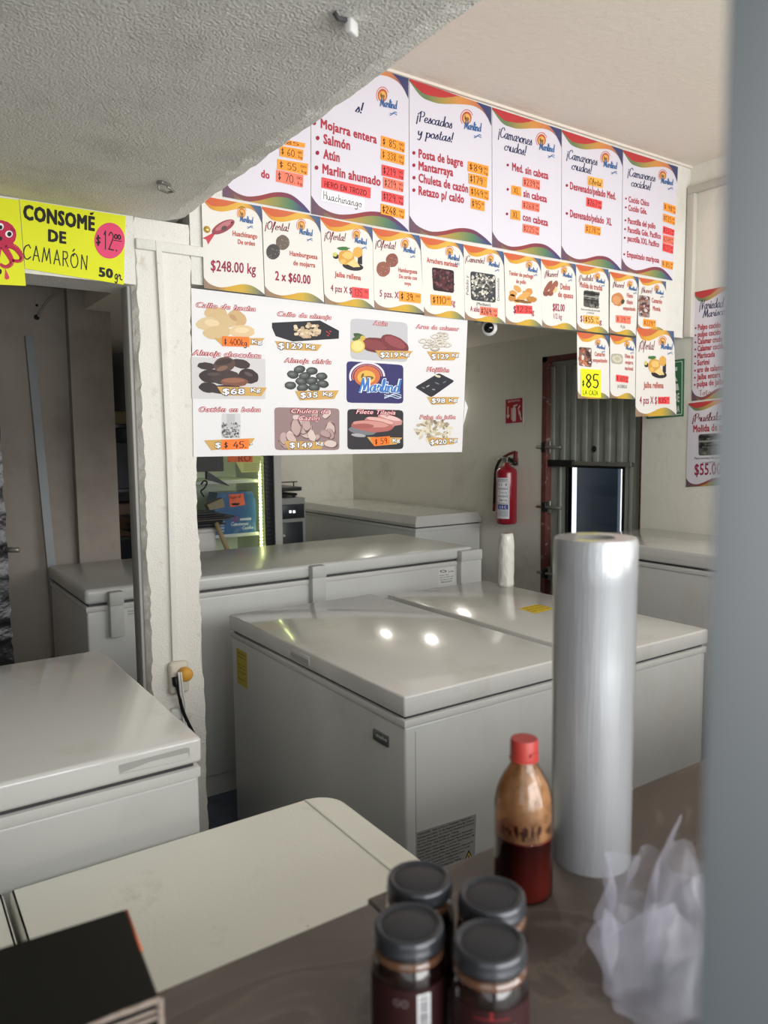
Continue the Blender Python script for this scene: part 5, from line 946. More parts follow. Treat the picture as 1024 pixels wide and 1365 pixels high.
t = tag((lambda m_: m_.build('leaning_steel_angle', mat('grey_painted_steel', rgb(136, 140, 142), .5, metal=.3), origin=(p1.x, p1.y, 0)))((lambda m_: (m_.mesh([tuple(q_) for q_ in (p0+Vector((-.016, 0, 0)), p0+Vector((.02, 0, 0)), p1*1+Vector((.02, 0, 0))+(p1-p0)*.9, p1+Vector((-.016, 0, 0))+(p1-p0)*.9, p0+Vector((-.016, .03, 0)), p0+Vector((-.012, .03, 0)), p1+Vector((-.012, .03, 0))+(p1-p0)*.9, p1+Vector((-.016, .03, 0))+(p1-p0)*.9)], [(0, 1, 2, 3), (0, 3, 7, 4), (0, 4, 5, 1), (4, 7, 6, 5)]), m_)[1])(MB())), 'grey steel angle bar leaning on the beige wall behind the left doorway', 'metal bar')
c = [onv(x, y, 3.765) for x, y in ((76, 392), (66, 398), (56, 412), (51, 422))]
mb = MB(); mb.tube(catmull([tuple(q_) for q_ in c], 6), .006); t = mb.build('wall_cable', mat('old_beige_cable', rgb(150, 144, 134), .6), origin=c[-1]); tag(t, 'short beige cable entering a hole in the beige back wall', 'cable')
for (x, y, r) in ((49, 423, .012), (49, 407, .006)):
    q_ = onv(x, y, 3.779); mb = MB(); mb.lathe([(0, .002), (r, .002), (r, 0)], q_, 16, mtx=Matrix.Rotation(math.pi/2, 3, 'X')); 
    if r > .01: mb.build('cable_hole', DARK, t)
    else: mb.build('screw_hole', DARK, t)
# ------------------------------------------------------------------ back store: display fridge, scale, cabinet, clutter
FV = 4.75
def fx(x, y=660): return onv(x, y, FV).x
def fz(y, x=300): return onv(x, y, FV).z
x0, x1 = fx(228), fx(364)
fr_ = thing('display_fridge', ((x0+x1)/2, FV+.3, 0), 'glass door display fridge with a lit green-yellow light strip behind the banner', 'fridge')
FRW = mat('fridge_inner_white', rgb(214, 220, 214), .5); FRB = mat('fridge_black_trim', rgb(30, 34, 40), .4)
mb = MB(); mb.box((x0, FV+.02, .08), (x0+.03, FV+.6, 1.85)); mb.box((x1-.03, FV+.02, .08), (x1, FV+.6, 1.85)); mb.box((x0, FV+.57, .08), (x1, FV+.6, 1.85)); mb.box((x0, FV+.02, 1.80), (x1, FV+.6, 1.95)); mb.box((x0, FV+.02, .0), (x1, FV+.6, .3)); mb.build('cabinet', FRW, fr_)
lx0, lx1 = fx(352.5), fx(364)
mb = MB(); mb.box((lx0, FV-.01, .1), (lx1, FV+.03, 1.9), bev=.004)
for i in range(60): mb.box((lx0+.003, FV-.014, .15+i*.029), (lx1-.003, FV-.008, .165+i*.029), bev=.002)
mb.build('side_grille', FRB, fr_)
mb = MB(); mb.box((x0, FV-.01, .1), (x0+.04, FV+.03, 1.9), bev=.004); mb.build('door_frame', FRB, fr_)
LED = mat('lit_led_strip', rgb(230, 240, 150), .5, emit=((.9, 1.0, .42, 1), 9.0)); lxa = fx(350)
mb = MB()
for i in range(72): mb.box((lxa-.007, FV+.03, .16+i*.0235), (lxa+.007, FV+.045, .176+i*.0235), bev=.003)
o = mb.build('light_strip', LED, fr_); o['label'] = 'glowing green-yellow light strip'
for zz in (fz(643), fz(716), .5): mb = MB(); mb.box((x0+.03, FV+.05, zz-.012), (lxa-.01, FV+.56, zz+.010), bev=.003); mb.build('shelf', FRW, fr_)
mb = MB(); mb.box((x0+.04, FV+.002, .3), (lx0, FV+.006, 1.8)); mb.build('door_glass', GLASSC, fr_)
SB_ = Surf('v', FV+.06)
zs_ = fz(716)
q_ = [(290, 657), (336, 655), (341, 668), (341, 713), (284, 719), (286, 680)]
P_ = [SB_.at(*z_) for z_ in q_]
bl = thing('frozen_seafood_bag', (SB_.at(312, 715).x, FV+.12, zs_+.01), 'blue printed bag with an orange sticker on the lit fridge shelf', 'bag')
mb = MB(); Bk = [p_+Vector((0, .16, 0)) for p_ in P_]; mb.mesh(P_+Bk, [tuple(range(6)), tuple(range(11, 5, -1))]+[(i, i+6, (i+1) % 6+6, (i+1) % 6) for i in range(6)]); mb.build('bag_body', mat('blue_bag_print', rgb(70, 112, 160), .25, coat=.5, bump=[(14, .3, 3)], spots=[(8, rgb(120, 156, 190), .55, .7, 4)]), bl)
mb = MB(); SB_.text(mb, pen_mesh('Camarones', .13, True, .1), (308, 701), (331, 699.5), 5, rgb(214, 226, 236), 2); SB_.text(mb, pen_mesh('Cocidos', .13, True, .1), (323, 706), (337.5, 704.5), 4.6, rgb(214, 226, 236), 2); SB_.quad(mb, [(320, 691), (335, 690), (335, 693), (320, 694)], rgb(200, 210, 226), 2); SB_.quad(mb, [(310, 690), (318, 688), (318, 695), (310, 696.5)], rgb(120, 90, 140), 2)
for i in range(4): SB_.quad(mb, [(290, 695+4*i), (299, 694.6+4*i), (299, 697+4*i), (290, 697.4+4*i)], rgb(170, 190, 214), 2)
mb.build('printing', INK, bl)
mb = MB(); SB_.quad(mb, [(305, 659), (324.5, 658), (327, 673), (306.5, 676)], rgb(250, 120, 92), 3); so = mb.build('price_sticker', INK, bl); mb = MB(); SB_.text(mb, pen_mesh('Pagar al', .1), (306, 665), (321, 663), 3.5, PEN, 4); SB_.blob(mb, 314, 672, 6, 1.6, PEN, 4, -.05, .2); mb.build('handwriting', INK, so)
SN = Surf('v', FV-.002); nt_ = thing('fridge_door_note', SN.at(320, 628), 'yellow and orange paper note taped to the fridge door below the banner', 'note')
mb = MB(); sheet_box(SN, [(304, 596), (349, 596), (346, 629), (322, 630)], .001, mb); mb.build('paper_sheet', mat('pale_yellow_paper', rgb(226, 232, 150), .6), nt_)
mb = MB(); SN.quad(mb, [(303, 606), (337, 606), (336.5, 616), (303.5, 616)], rgb(255, 132, 84), 1); SN.text(mb, pen_mesh('B.BURO', .1), (304.5, 615), (334, 614.5), 8, rgb(150, 60, 50), 2)
for i in range(4): SN.quad(mb, [(325, 618.5+2.6*i), (343, 618+2.6*i), (342, 618.6+2.6*i), (325, 619.2+2.6*i)], rgb(150, 156, 110), 1)
mb.build('lettering', INK, nt_)
a = fx(364.5); b_ = fx(374); mb = MB(); mb.box((a, FV-.02, 0), (b_, FV+.03, 2.114)); struct(mb.build('trim_10', TRIMW, origin=(a, FV, 0)), 'white post beside the lit fridge')
# cabinet with the weighing scale
CV = 4.85
def cp(x, y): return onv(x, y, CV)
c0, c1 = cp(374.5, 690), cp(407.5, 690); zt = cp(390, 664).z
cb = thing('grey_cabinet', ((c0.x+c1.x)/2, CV+.2, 0), 'grey cabinet with dark fronts next to the fridge, carrying a weighing scale', 'cabinet')
mb = MB(); mb.box((c0.x, CV, 0), (c1.x, CV+.45, zt), bev=.006); mb.build('body', mat('dull_grey_metal', rgb(150, 152, 150), .5), cb)
DK = mat('dark_slate_front', rgb(44, 48, 54), .35)
p0, p1 = cp(375.5, 673), cp(405.5, 690); mb = MB(); mb.box((p0.x, CV-.006, p1.z), (p1.x, CV+.01, p0.z), bev=.003); f1 = mb.build('control_panel', DK, cb)
for x in (386.5, 391.5): q_ = cp(x, 682); mb = MB(); mb.box((q_.x-.009, CV-.009, q_.z-.009), (q_.x+.009, CV-.005, q_.z+.009)); mb.build('lit_digit', mat('lit_white_digit', rgb(240, 244, 246), .5, emit=((.9, .95, 1, 1), 1.2)), f1)
p0, p1 = cp(375.5, 697), cp(404, 726); mb = MB(); mb.box((p0.x, CV-.006, p1.z-.2), (p1.x, CV+.01, p0.z), bev=.003); f2 = mb.build('cabinet_door', DK, cb)
q_ = cp(376.5, 714); mb = MB(); mb.lathe([(0, .014), (.008, .014), (.01, 0)], (q_.x+.006, CV-.006, q_.z), 16, mtx=Matrix.Rotation(math.pi/2, 3, 'X')); mb.build('knob', TRIMW, f2)
ws = thing('weighing_scale', ((c0.x+c1.x)/2, CV+.2, zt), 'dark flat weighing scale on top of the grey cabinet', 'scale')
zp = cp(390, 655).z; mb = MB(); mb.box((c0.x-.01, CV+.06, zt+.012), (c1.x-.03, CV+.36, zt+.03), bev=.006); mb.build('base', BLK, ws)
mb = MB(); mb.tube([((c0.x+c1.x)/2-.02, CV+.2, zt+.02), ((c0.x+c1.x)/2-.02, CV+.2, zp+.004)], .014); mb.build('pillar', STL, ws)
mb = MB(); mb.prism(rounded(c0.x-.02, c1.x, CV+.02, CV+.42, (.04,)*4), zp, zp+.028, bev=.005)
o = mb.build('platform', mat('dark_pan', rgb(58, 60, 62), .35, metal=.4), ws)
for sx in (-.05, .06):
    mb = MB(); mb.lathe([(0, 0), (.012, 0), (.014, .012), (0, .012)], ((c0.x+c1.x)/2+sx, CV+.1, zt), 14); mb.build('foot', BLK, ws)
mb = MB(); zz = cp(390, 643.5).z; mb.tube([(c0.x-.02, CV+.1, zz), (c1.x-.01, CV+.1, zz)], .004)
for xx in (c0.x+.05, c1.x-.04): mb.tube([(xx, CV+.1, zp+.02), (xx, CV+.1, zz)], .004)
mb.build('guard_rail', BLK, ws)
# clutter left of the fridge
HV = 4.2
def hp(x, y): return onv(x, y, HV)
a, b_ = hp(244, 705), hp(288.5, 705); zt = hp(275, 704).z
t = thing('white_bin', ((a.x+b_.x)/2, HV+.15, 0), 'white plastic bin holding a stack of flattened boxes behind the pillar', 'bin'); mb = MB(); mb.box((a.x, HV, 0), (b_.x, HV+.22, zt), bev=.02, seg=3); mb.build('bin_body', TRIMW, t); mb = MB(); mb.box((a.x-.006, HV-.006, zt-.03), (b_.x+.006, HV+.226, zt-.005), bev=.008); mb.build('bin_rim', TRIMW, t)
cols = [rgb(54, 54, 60), rgb(70, 70, 76), rgb(44, 44, 50), rgb(96, 90, 82), rgb(60, 60, 66)]
for i in range(7):
    rq = random.Random(20+i); zz = zt+.002+i*.013; e_ = hp((292, 300, 296, 306, 312, 300, 290)[i], 690).x
    M_ = Matrix.Translation((e_-.25, HV+.1, zz)) @ Matrix.Rotation(rq.uniform(-.06, .06), 4, 'Z')
    mb = MB(); mb.box((-.25, -.12, 0), (.25, .12, .009), mtx=M_, bev=.002); o = mb.build('flattened_box', mat('folded_card_%d' % (i % 5), cols[i % 5], .6), origin=(e_-.25, HV+.1, zz))
    tag(o, 'dark flattened cardboard sheet in the stack on the white bin', 'cardboard sheet', 'flattened boxes on the white bin')
a, b_ = hp(258, 616), hp(298.5, 628); a2 = hp(258, 598)
t = thing('grey_carton', ((a.x+b_.x)/2, HV+.1, b_.z), 'dark grey carton high behind the left edge of the banner', 'box'); mb = MB(); mb.box((a.x-.1, HV, b_.z), (b_.x, HV+.25, a2.z+.1), bev=.003); mb.build('carton_body', mat('dark_grey_board', rgb(92, 92, 94), .6), t)
q_ = hp(291.5, 618); mb = MB(); mb.box((q_.x-.014, HV-.002, q_.z-.02), (q_.x+.014, HV, q_.z+.02)); mb.build('printed_mark', DK, t)
mb = MB(); mb.box((a.x-.1, HV+.25, 0), (b_.x-.08, HV+.28, 2.0)); tag(mb.build('grey_back_panel', mat('pale_grey_panel', rgb(176, 178, 178), .6), origin=(a.x, HV+.26, 0)), 'pale grey panel standing behind the bin and carton', 'panel')
P_ = [hp(276, 628), hp(307, 648), hp(276, 639)]
t = thing('dark_pouch', P_[2], 'dark triangular pouch flap hanging behind the pillar edge', 'pouch'); mb = MB(); Bk = [p_+Vector((0, .03, .0)) for p_ in P_]; mb.mesh(P_+Bk, [(0, 1, 2), (5, 4, 3), (0, 3, 4, 1), (1, 4, 5, 2), (2, 5, 3, 0)]); mb.build('flap', DK, t)
mb = MB(); mb.tube(catmull([tuple(hp(*z_)) for z_ in ((268, 646), (272, 641), (276, 643), (273, 650), (268, 655), (272, 662))], 6), .005); mb.build('strap', BLK, t)
P_ = [hp(276, 673), hp(297, 664), hp(300, 676), hp(280, 680)]
mb = MB(); Bk = [p_+Vector((0, .05, 0)) for p_ in P_]; mb.mesh(P_+Bk, [(0, 1, 2, 3), (7, 6, 5, 4)]+[(i, i+4, (i+1) % 4+4, (i+1) % 4) for i in range(4)]); tag(mb.build('brown_paper_bag', mat('brown_kraft_paper', rgb(150, 138, 112), .7), origin=P_[3]), 'crumpled brown paper bag on top of the flattened boxes', 'bag')
HV = 4.15; P0, P1 = hp(288, 697), hp(302, 730)
mb = MB(); mb.tube([tuple(P0), tuple(P1+(P1-P0)*2.6)], .014, 8); tag(mb.build('wooden_stick', mat('pale_wood', rgb(166, 146, 112), .6), origin=P1), 'pale wooden stick leaning beside the white bin', 'stick')
# shelving seen through the slit between column and pillar
SHV = 4.9
def gp(x, y): return onv(x, y, SHV)
g0, g1 = gp(140, 600).x, gp(196, 600).x
t = thing('dark_shelving', ((g0+g1)/2, SHV+.2, 0), 'dark shelving with stored goods seen in the slit beside the pillar', 'shelf')
mb = MB(); mb.box((g0, SHV+.32, 0), (g1, SHV+.35, 2.1)); mb.build('back_panel', DK, t)
for y in (566, 652, 716):
    z = gp(165, y).z; mb = MB(); mb.box((g0, SHV, z-.02), (g1, SHV+.32, z)); mb.build('shelf_board', DK, t)
for (y0, y1, c_, n_, l_, ca) in ((590, 652, (84, 84, 92), 'striped_carton', 'grey striped carton on the dark shelving', 'box'), (672, 716, (120, 96, 80), 'brown_carton', 'brown carton on the dark shelving', 'box'), (548, 566, (140, 128, 96), 'yellowish_bag', 'yellowish bag on the top board of the dark shelving', 'bag')):
    z0_, z1_ = gp(165, y1).z, gp(165, y0).z; mb = MB(); mb.box((g0+.06, SHV+.02, z0_), (g1-.05, SHV+.26, z1_), bev=.01, seg=3); tag(mb.build(n_, mat(n_+'_card', rgb(*c_), .7), origin=((g0+g1)/2, SHV+.14, z0_)), l_, ca)

# two added lamps, unseen behind the banner, to brighten the store and lid
LAMP = mat('added_lamp_diffuser', rgb(250, 246, 232), .5, emit=((1.0, .97, .88, 1), 22.0))
for v_, z_, l_ in ((4.90, 1.80, 'small added fill lamp unseen in the far corner behind the banner'), (4.18, 1.73, 'small added fill lamp unseen nearer the door behind the banner')):
    t = thing('added_lamp', (WU, v_, z_), l_, 'lamp', 'added unseen lamps in the back store')
    mb = MB(); mb.box((WU-.03, v_-.07, z_-.11), (WU, v_+.07, z_+.11), bev=.006); mb.build('lamp_base', TRIMW, t)
    mb = MB(); mb.box((WU-.06, v_-.05, z_-.09), (WU-.03, v_+.05, z_+.09), bev=.01, seg=3); mb.build('diffuser', LAMP, t)
# ------------------------------------------------------------------ on the counter: film roll, sauce bottle, jars, black box, bag, window post
def col_z(x, y, u, v): # height of the vertical through (u,v) seen at row y
    d_ = ray(x, y); k = (u*d_.x+v*d_.y)/(d_.x*d_.x+d_.y*d_.y); return EYE.z+d_.z*k
# big roll of plastic film
c = onz(787, 1141, KZ); zt = col_z(794, 716, c.x, c.y); H = zt-KZ
dist = (c-EYE).dot(CF); R = 52.5/FPX*dist*1.0
RM = bpy.data.materials.new('wound_clear_film'); RM.use_nodes = True; nt = RM.node_tree; p = nt.nodes['Principled BSDF']
tc = nt.nodes.new('ShaderNodeTexCoord'); mp = nt.nodes.new('ShaderNodeMapping'); mp.inputs['Scale'].default_value = (9, 9, .35); n = nt.nodes.new('ShaderNodeTexNoise'); n.inputs['Scale'].default_value = 9; n.inputs['Detail'].default_value = 5; n.inputs['Roughness'].default_value = .7
nt.links.new(tc.outputs['Object'], mp.inputs[0]); nt.links.new(mp.outputs[0], n.inputs['Vector'])
b = nt.nodes.new('ShaderNodeBump'); b.inputs['Strength'].default_value = .4; b.inputs['Distance'].default_value = .004; nt.links.new(n.outputs[0], b.inputs['Height'])
mp2 = nt.nodes.new('ShaderNodeMapping'); mp2.inputs['Scale'].default_value = (1, 1, 300); n2 = nt.nodes.new('ShaderNodeTexNoise'); n2.inputs['Scale'].default_value = 1.5; nt.links.new(tc.outputs['Object'], mp2.inputs[0]); nt.links.new(mp2.outputs[0], n2.inputs['Vector'])
b2 = nt.nodes.new('ShaderNodeBump'); b2.inputs['Strength'].default_value = .05; b2.inputs['Distance'].default_value = .002; nt.links.new(n2.outputs[0], b2.inputs['Height']); nt.links.new(b.outputs[0], b2.inputs['Normal']); nt.links.new(b2.outputs[0], p.inputs['Normal'])
p.inputs['Base Color'].default_value = rgb(160, 162, 164); p.inputs['Roughness'].default_value = .24; p.inputs['Coat Weight'].default_value = .6; p.inputs['Coat Roughness'].default_value = .12; p.inputs['Metallic'].default_value = .25; p.inputs['Subsurface Weight'].default_value = .25; p.inputs['Subsurface Radius'].default_value = (.02, .02, .02)
t = thing('film_roll', (c.x, c.y, KZ), 'tall roll of clear plastic film standing on the counter', 'roll')
mb = MB(); mb.lathe([(.022, .001), (R*.97, 0), (R*.985, .004), (R*.985, H*.5), (R*1.0, H*.62), (R*1.0, H*.86), (R*1.006, H*.862), (R*1.008, H*.985), (R*.97, H), (.022, H)], (c.x, c.y, KZ), 72); fix(mb.build('wound_film', RM, t), 50)
mb = MB(); mb.lathe([(.022, H), (.022, .002), (.019, .002), (.019, H), (.022, H)], (c.x, c.y, KZ), 40); mb.build('core', mat('grey_card_core', rgb(140, 138, 134), .8), t)
# hot sauce bottle
GLASSB = bpy.data.materials.new('clear_bottle_plastic'); GLASSB.use_nodes = True; nt = GLASSB.node_tree; nt.nodes.remove(nt.nodes['Principled BSDF'])
tr = nt.nodes.new('ShaderNodeBsdfTransparent'); tr.inputs[0].default_value = (.95, .93, .9, 1); gl = nt.nodes.new('ShaderNodeBsdfGlossy'); gl.inputs['Roughness'].default_value = .08; mx = nt.nodes.new('ShaderNodeMixShader'); fr = nt.nodes.new('ShaderNodeFresnel'); fr.inputs[0].default_value = 1.45
nt.links.new(fr.outputs[0], mx.inputs[0]); nt.links.new(tr.outputs[0], mx.inputs[1]); nt.links.new(gl.outputs[0], mx.inputs[2]); nt.links.new(mx.outputs[0], nt.nodes['Material Output'].inputs[0])
c = onz(697.5, 1186, KZ); zt = col_z(700, 984, c.x, c.y); H = zt-KZ; dist = (c-EYE).dot(CF); R = 38.5/FPX*dist
t = thing('sauce_bottle', (c.x, c.y, KZ), 'half-empty sauce bottle with a red cap and brown residue next to the film roll', 'bottle')
def bprof(k=1.0, lo=.0, hi=.88): 
    pts = [(.93, .0), (1.0, .02), (1.0, .10), (1.0, .54), (.985, .60), (.93, .66), (.82, .72), (.66, .775), (.52, .815), (.45, .845), (.44, .875)]; return [(R*r*k, H*z) for r, z in pts if lo <= z <= hi]
GLS = bpy.data.materials.new('sauce_smeared_plastic'); GLS.use_nodes = True; nt = GLS.node_tree; p = nt.nodes['Principled BSDF']
tr = nt.nodes.new('ShaderNodeBsdfTransparent'); tr.inputs[0].default_value = rgb(240, 226, 206); mx = nt.nodes.new('ShaderNodeMixShader'); tc = nt.nodes.new('ShaderNodeTexCoord'); n = nt.nodes.new('ShaderNodeTexNoise'); n.inputs['Scale'].default_value = 60; n.inputs['Detail'].default_value = 5; nt.links.new(tc.outputs['Object'], n.inputs['Vector'])
mr = nt.nodes.new('ShaderNodeMapRange'); mr.inputs[1].default_value = .3; mr.inputs[2].default_value = .7; mr.inputs[3].default_value = .25; mr.inputs[4].default_value = .8; nt.links.new(n.outputs[0], mr.inputs[0]); nt.links.new(mr.outputs[0], mx.inputs[0]); nt.links.new(tr.outputs[0], mx.inputs[1]); nt.links.new(p.outputs[0], mx.inputs[2]); nt.links.new(mx.outputs[0], nt.nodes['Material Output'].inputs[0])
p.inputs['Base Color'].default_value = rgb(196, 150, 108); p.inputs['Roughness'].default_value = .16; p.inputs['Coat Weight'].default_value = .8; p.inputs['Coat Roughness'].default_value = .04
mb = MB(); mb.lathe([(0, 0)]+bprof(), (c.x, c.y, KZ), 48); mb.build('bottle_body', GLASSB, t)
mb = MB(); mb.lathe([(R*.965, H*.39)]+[(r*.965, z) for r, z in bprof() if z > H*.4], (c.x, c.y, KZ), 48); mb.build('sauce_film', GLS, t)
LIQ = mat('dark_red_sauce', rgb(112, 34, 26), .35, coat=.4)
fl_ = .40
mb = MB(); mb.lathe([(0, .003)]+[(R*.955*r, H*z) for r, z in ((.93, .004), (1, .025), (1, fl_))]+[(R*1.0, H*(fl_-.012)), (0, H*(fl_-.012))], (c.x, c.y, KZ), 48); mb.build('sauce', LIQ, t)
RES = mat('dark_sauce_residue', rgb(64, 30, 18), .4); rq = random.Random(3)
mb = MB()
for i in range(46):
    a = rq.uniform(0, 2*math.pi); z1 = H*rq.uniform(.475, .515); z0 = H*rq.uniform(.41, .475); w = rq.uniform(.02, .07); r = R*.975
    mb.poly([(c.x+r*math.cos(q_), c.y+r*math.sin(q_), KZ+zz) for q_, zz in ((a-w*.4, z0), (a+w*.4, z0), (a+w, (z0+z1)/2), (a+w*.8, z1), (a-w*.8, z1), (a-w, (z0+z1)/2))])
mb.build('dried_sauce_drips', RES, t)
CAP = mat('red_cap_plastic', rgb(160, 52, 46), .45)
mb = MB(); rc = R*.47; mb.lathe([(rc*.9, H*.865), (rc*1.06, H*.867), (rc*1.06, H*.877), (rc, H*.88), (rc, H*.985), (rc*.93, H), (0, H)], (c.x, c.y, KZ), 40, wob=None); mb.box((c.x-.006, c.y-rc*1.14, KZ+H*.91), (c.x+.006, c.y-rc*.9, KZ+H*.93), bev=.0015); fix(mb.build('flip_cap', CAP, t), 40)
# four salsa jars
LIDM = mat('dark_grey_jar_lid', rgb(56, 58, 63), .32, metal=.5, coat=.3); LIDC = mat('matte_charcoal_lid_panel', rgb(36, 37, 41), .5)
JG = mat('dark_salsa_in_glass', rgb(16, 7, 6), .08, coat=1.0, coat_rough=.03, spots=[(24, rgb(46, 18, 10), .55, .75, 4)])
GLR = mat('clear_jar_rim', rgb(120, 84, 62), .08, coat=1.0, trans=.5)
ZJ = .100
def jar_pos(x, y): return onz(x, y, KZ+ZJ)
spots = [(545, 1230, 48.5, 'front'), (559, 1169, 44.5, 'back'), (656, 1191, 46, 'back'), (652.5, 1253, 50.5, 'front')]
c0 = jar_pos(545, 1230); RJ = 48.5/FPX*((c0-EYE).dot(CF))
vd = math.atan2(-c0.y, -c0.x)
GJ = 'dark salsa jars on the counter'
t = thing('salsa_jar', (c0.x, c0.y, KZ), 'salsa jar with a white barcode label, front left of the four jars', 'jar', GJ)
o3 = (c0.x, c0.y, KZ); rb = RJ*1.04
mb = MB(); mb.lathe([(0, 0), (rb*.9, 0), (rb, .006), (rb, .066), (rb*.97, .073), (rb*.90, .079), (rb*.87, .083), (rb*.87, .098), (0, .098)], o3, 48); mb.build('jar_body', JG, t)
mb = MB(); mb.lathe([(rb*.90, .0775), (rb*.955, .079), (rb*.95, .082), (rb*.88, .084)], o3, 48); mb.build('glass_shoulder', GLR, t)
rl = RJ
mb = MB(); mb.lathe([(rl*.9, .0875), (rl*.985, .0875), (rl*1.0, .0885), (rl*1.0, .0905), (rl*.975, .092), (rl*.975, .0965), (rl*.95, .0995), (rl*.88, .1008), (rl*.82, .1005), (rl*.78, .0988), (rl*.74, .0985)], o3, 56); ld = mb.build('lid', LIDM, t)
mb = MB(); mb.lathe([(rl*.745, .0986), (rl*.70, .0992), (rl*.2, .1000), (0, .1000)], o3, 48); mb.build('lid_panel', LIDC, ld)
mb = MB(); onto_cyl(mb, c0.x, c0.y, rb+.0004, vd-1.5, vd+1.5, .010+KZ, .0655+KZ, rgb(40, 12, 14), 30); lb = mb.build('label_band', INK, t)
mb = MB(); r2 = rb+.0007
onto_cyl(mb, c0.x, c0.y, r2, vd+.20, vd+.55, KZ+.030, KZ+.062, rgb(206, 206, 208), 8)
rq = random.Random(1); z = KZ+.0315
while z < KZ+.060:
    h = rq.uniform(.0005, .0016); onto_cyl(mb, c0.x, c0.y, r2+.0002, vd+.25, vd+.49, z, z+h, rgb(50, 50, 54), 4); z += h+rq.uniform(.0006, .0012)
for k in (0, 1):
    for i in range(16):
        a0_, a1_ = 2*math.pi*i/16, 2*math.pi*(i+1)/16
        mb.poly([(c0.x+r2*math.cos(vd-.12-.2*k+.085*f*math.cos(q_)), c0.y+r2*math.sin(vd-.12-.2*k+.085*f*math.cos(q_)), KZ+.055+.0028*f*math.sin(q_)) for f, q_ in ((1, a0_), (1, a1_), (.8, a1_), (.8, a0_))], rgb(120, 112, 112))
bar = mb.build('barcode', INK, lb); bar['label'] = 'white barcode patch'
jars = {}
def dup_tree(o, parent=None):
    c_ = o.copy(); COL.objects.link(c_)
    if parent is not None: c_.parent = parent
    for ch in list(o.children): dup_tree(ch, c_)
    return c_
JL = {1: 'salsa jar, back left of the four jars at the counter edge', 2: 'salsa jar, back right of the four jars beside the sauce bottle', 3: 'salsa jar with a yellow word on its label, front right of the four jars'}
for i in (1, 2, 3):
    x, y, r, _ = spots[i]; q_ = jar_pos(x, y); jj = dup_tree(t); jj.location = (q_.x, q_.y, KZ); jj.rotation_euler = (0, 0, (1.3, 2.0, .0)[i-1]); jj['label'] = JL[i]; jars[i] = jj
# the front right jar shows another side of its label
jj = jars[3]; lbc = [c_ for c_ in jj.children if c_.name.startswith('label_band')][0]; bc = [c_ for c_ in lbc.children][0]; bpy.data.objects.remove(bc)
mb = MB(); GOLD = rgb(186, 150, 44)
cyl_text(mb, pen_mesh('Crunnel', .12, False, .1), c0.x, c0.y, r2, vd-.28, vd+.30, KZ+.040, .012, GOLD)
for k, z_ in enumerate((.0585, .0370)): onto_cyl(mb, c0.x, c0.y, r2, vd-.5, vd+.4, KZ+z_, KZ+z_+.0012, rgb(104, 30, 32), 10)
cyl_text(mb, pen_mesh('2', .2), c0.x, c0.y, r2, vd-.10, vd-.02, KZ+.0595, .005, rgb(150, 40, 44)); onto_cyl(mb, c0.x, c0.y, r2, vd+.42, vd+.58, KZ+.045, KZ+.052, rgb(110, 104, 116), 6)
nw = mb.build('label_lettering', INK, lb); nw.parent = lbc; nw['label'] = 'yellow handwritten-style word'
# black glossy carton at the lower left
ZB = KZ+.075
a, b_, d2 = onz(168.5, 1211.5, ZB), onz(215, 1335, ZB), onz(0, 1264, ZB)
b_ = onz(213, 1330, ZB)
e1 = (d2-a).normalized(); e2 = (b_-a); 
cA, cB = a, b_; cC = b_+e1*.32; cD = a+e1*.32
BOXM = mat('glossy_black_carton', rgb(11, 12, 11), .45, spec=.25, spots=[(22, rgb(70, 74, 72), .74, .76, 3)])
t = thing('black_carton', ((cA+cC)/2+Vector((0, 0, -.075))), 'glossy black carton with a worn pale edge at the lower left corner', 'box')
top_ = [cA, cB, cC, cD]; cen = sum(top_, Vector())/4
mb = MB(); lo = [p_-Vector((0, 0, .075)) for p_ in top_]; ins = [p_+(p_-cen).normalized()*-.002 for p_ in top_]
mb.mesh(lo+[p_-Vector((0, 0, .002)) for p_ in top_]+ins, [(3, 2, 1, 0), (8, 9, 10, 11)]+[(k+i, k+(i+1) % 4, k+4+(i+1) % 4, k+4+i) for k in (0, 4) for i in range(4)]); fix(mb.build('carton_body', BOXM, t), 20)
KR = mat('worn_kraft_edge', rgb(120, 108, 98), .8, bump=[(60, .8, 4)]); OE = mat('orange_board_edge', rgb(176, 92, 56), .7)
mb = MB(); mb.tube([tuple(cA-Vector((0, 0, .0015))), tuple(cA*.5+cB*.5-Vector((0, 0, .0012)))], .0012, 6); mb.build('orange_edge', OE, t)
mb = MB(); rq = random.Random(5)
for k in range(3): mb.tube([tuple(cB+(cC-cB)*(i/12)+Vector((rq.uniform(-.001, .001), rq.uniform(-.001, .001), -.002-.006*k+rq.uniform(-.001, .001)))) for i in range(13)], [.0022*rq.uniform(.5, 1.1) for _ in range(13)], 6)
mb.build('frayed_edge', KR, t)
mb = MB(); mb.tube([tuple(cB-Vector((0, 0, .001))), tuple(cB-Vector((0, 0, .074)))], .0028, 8); mb.build('torn_corner', KR, t)
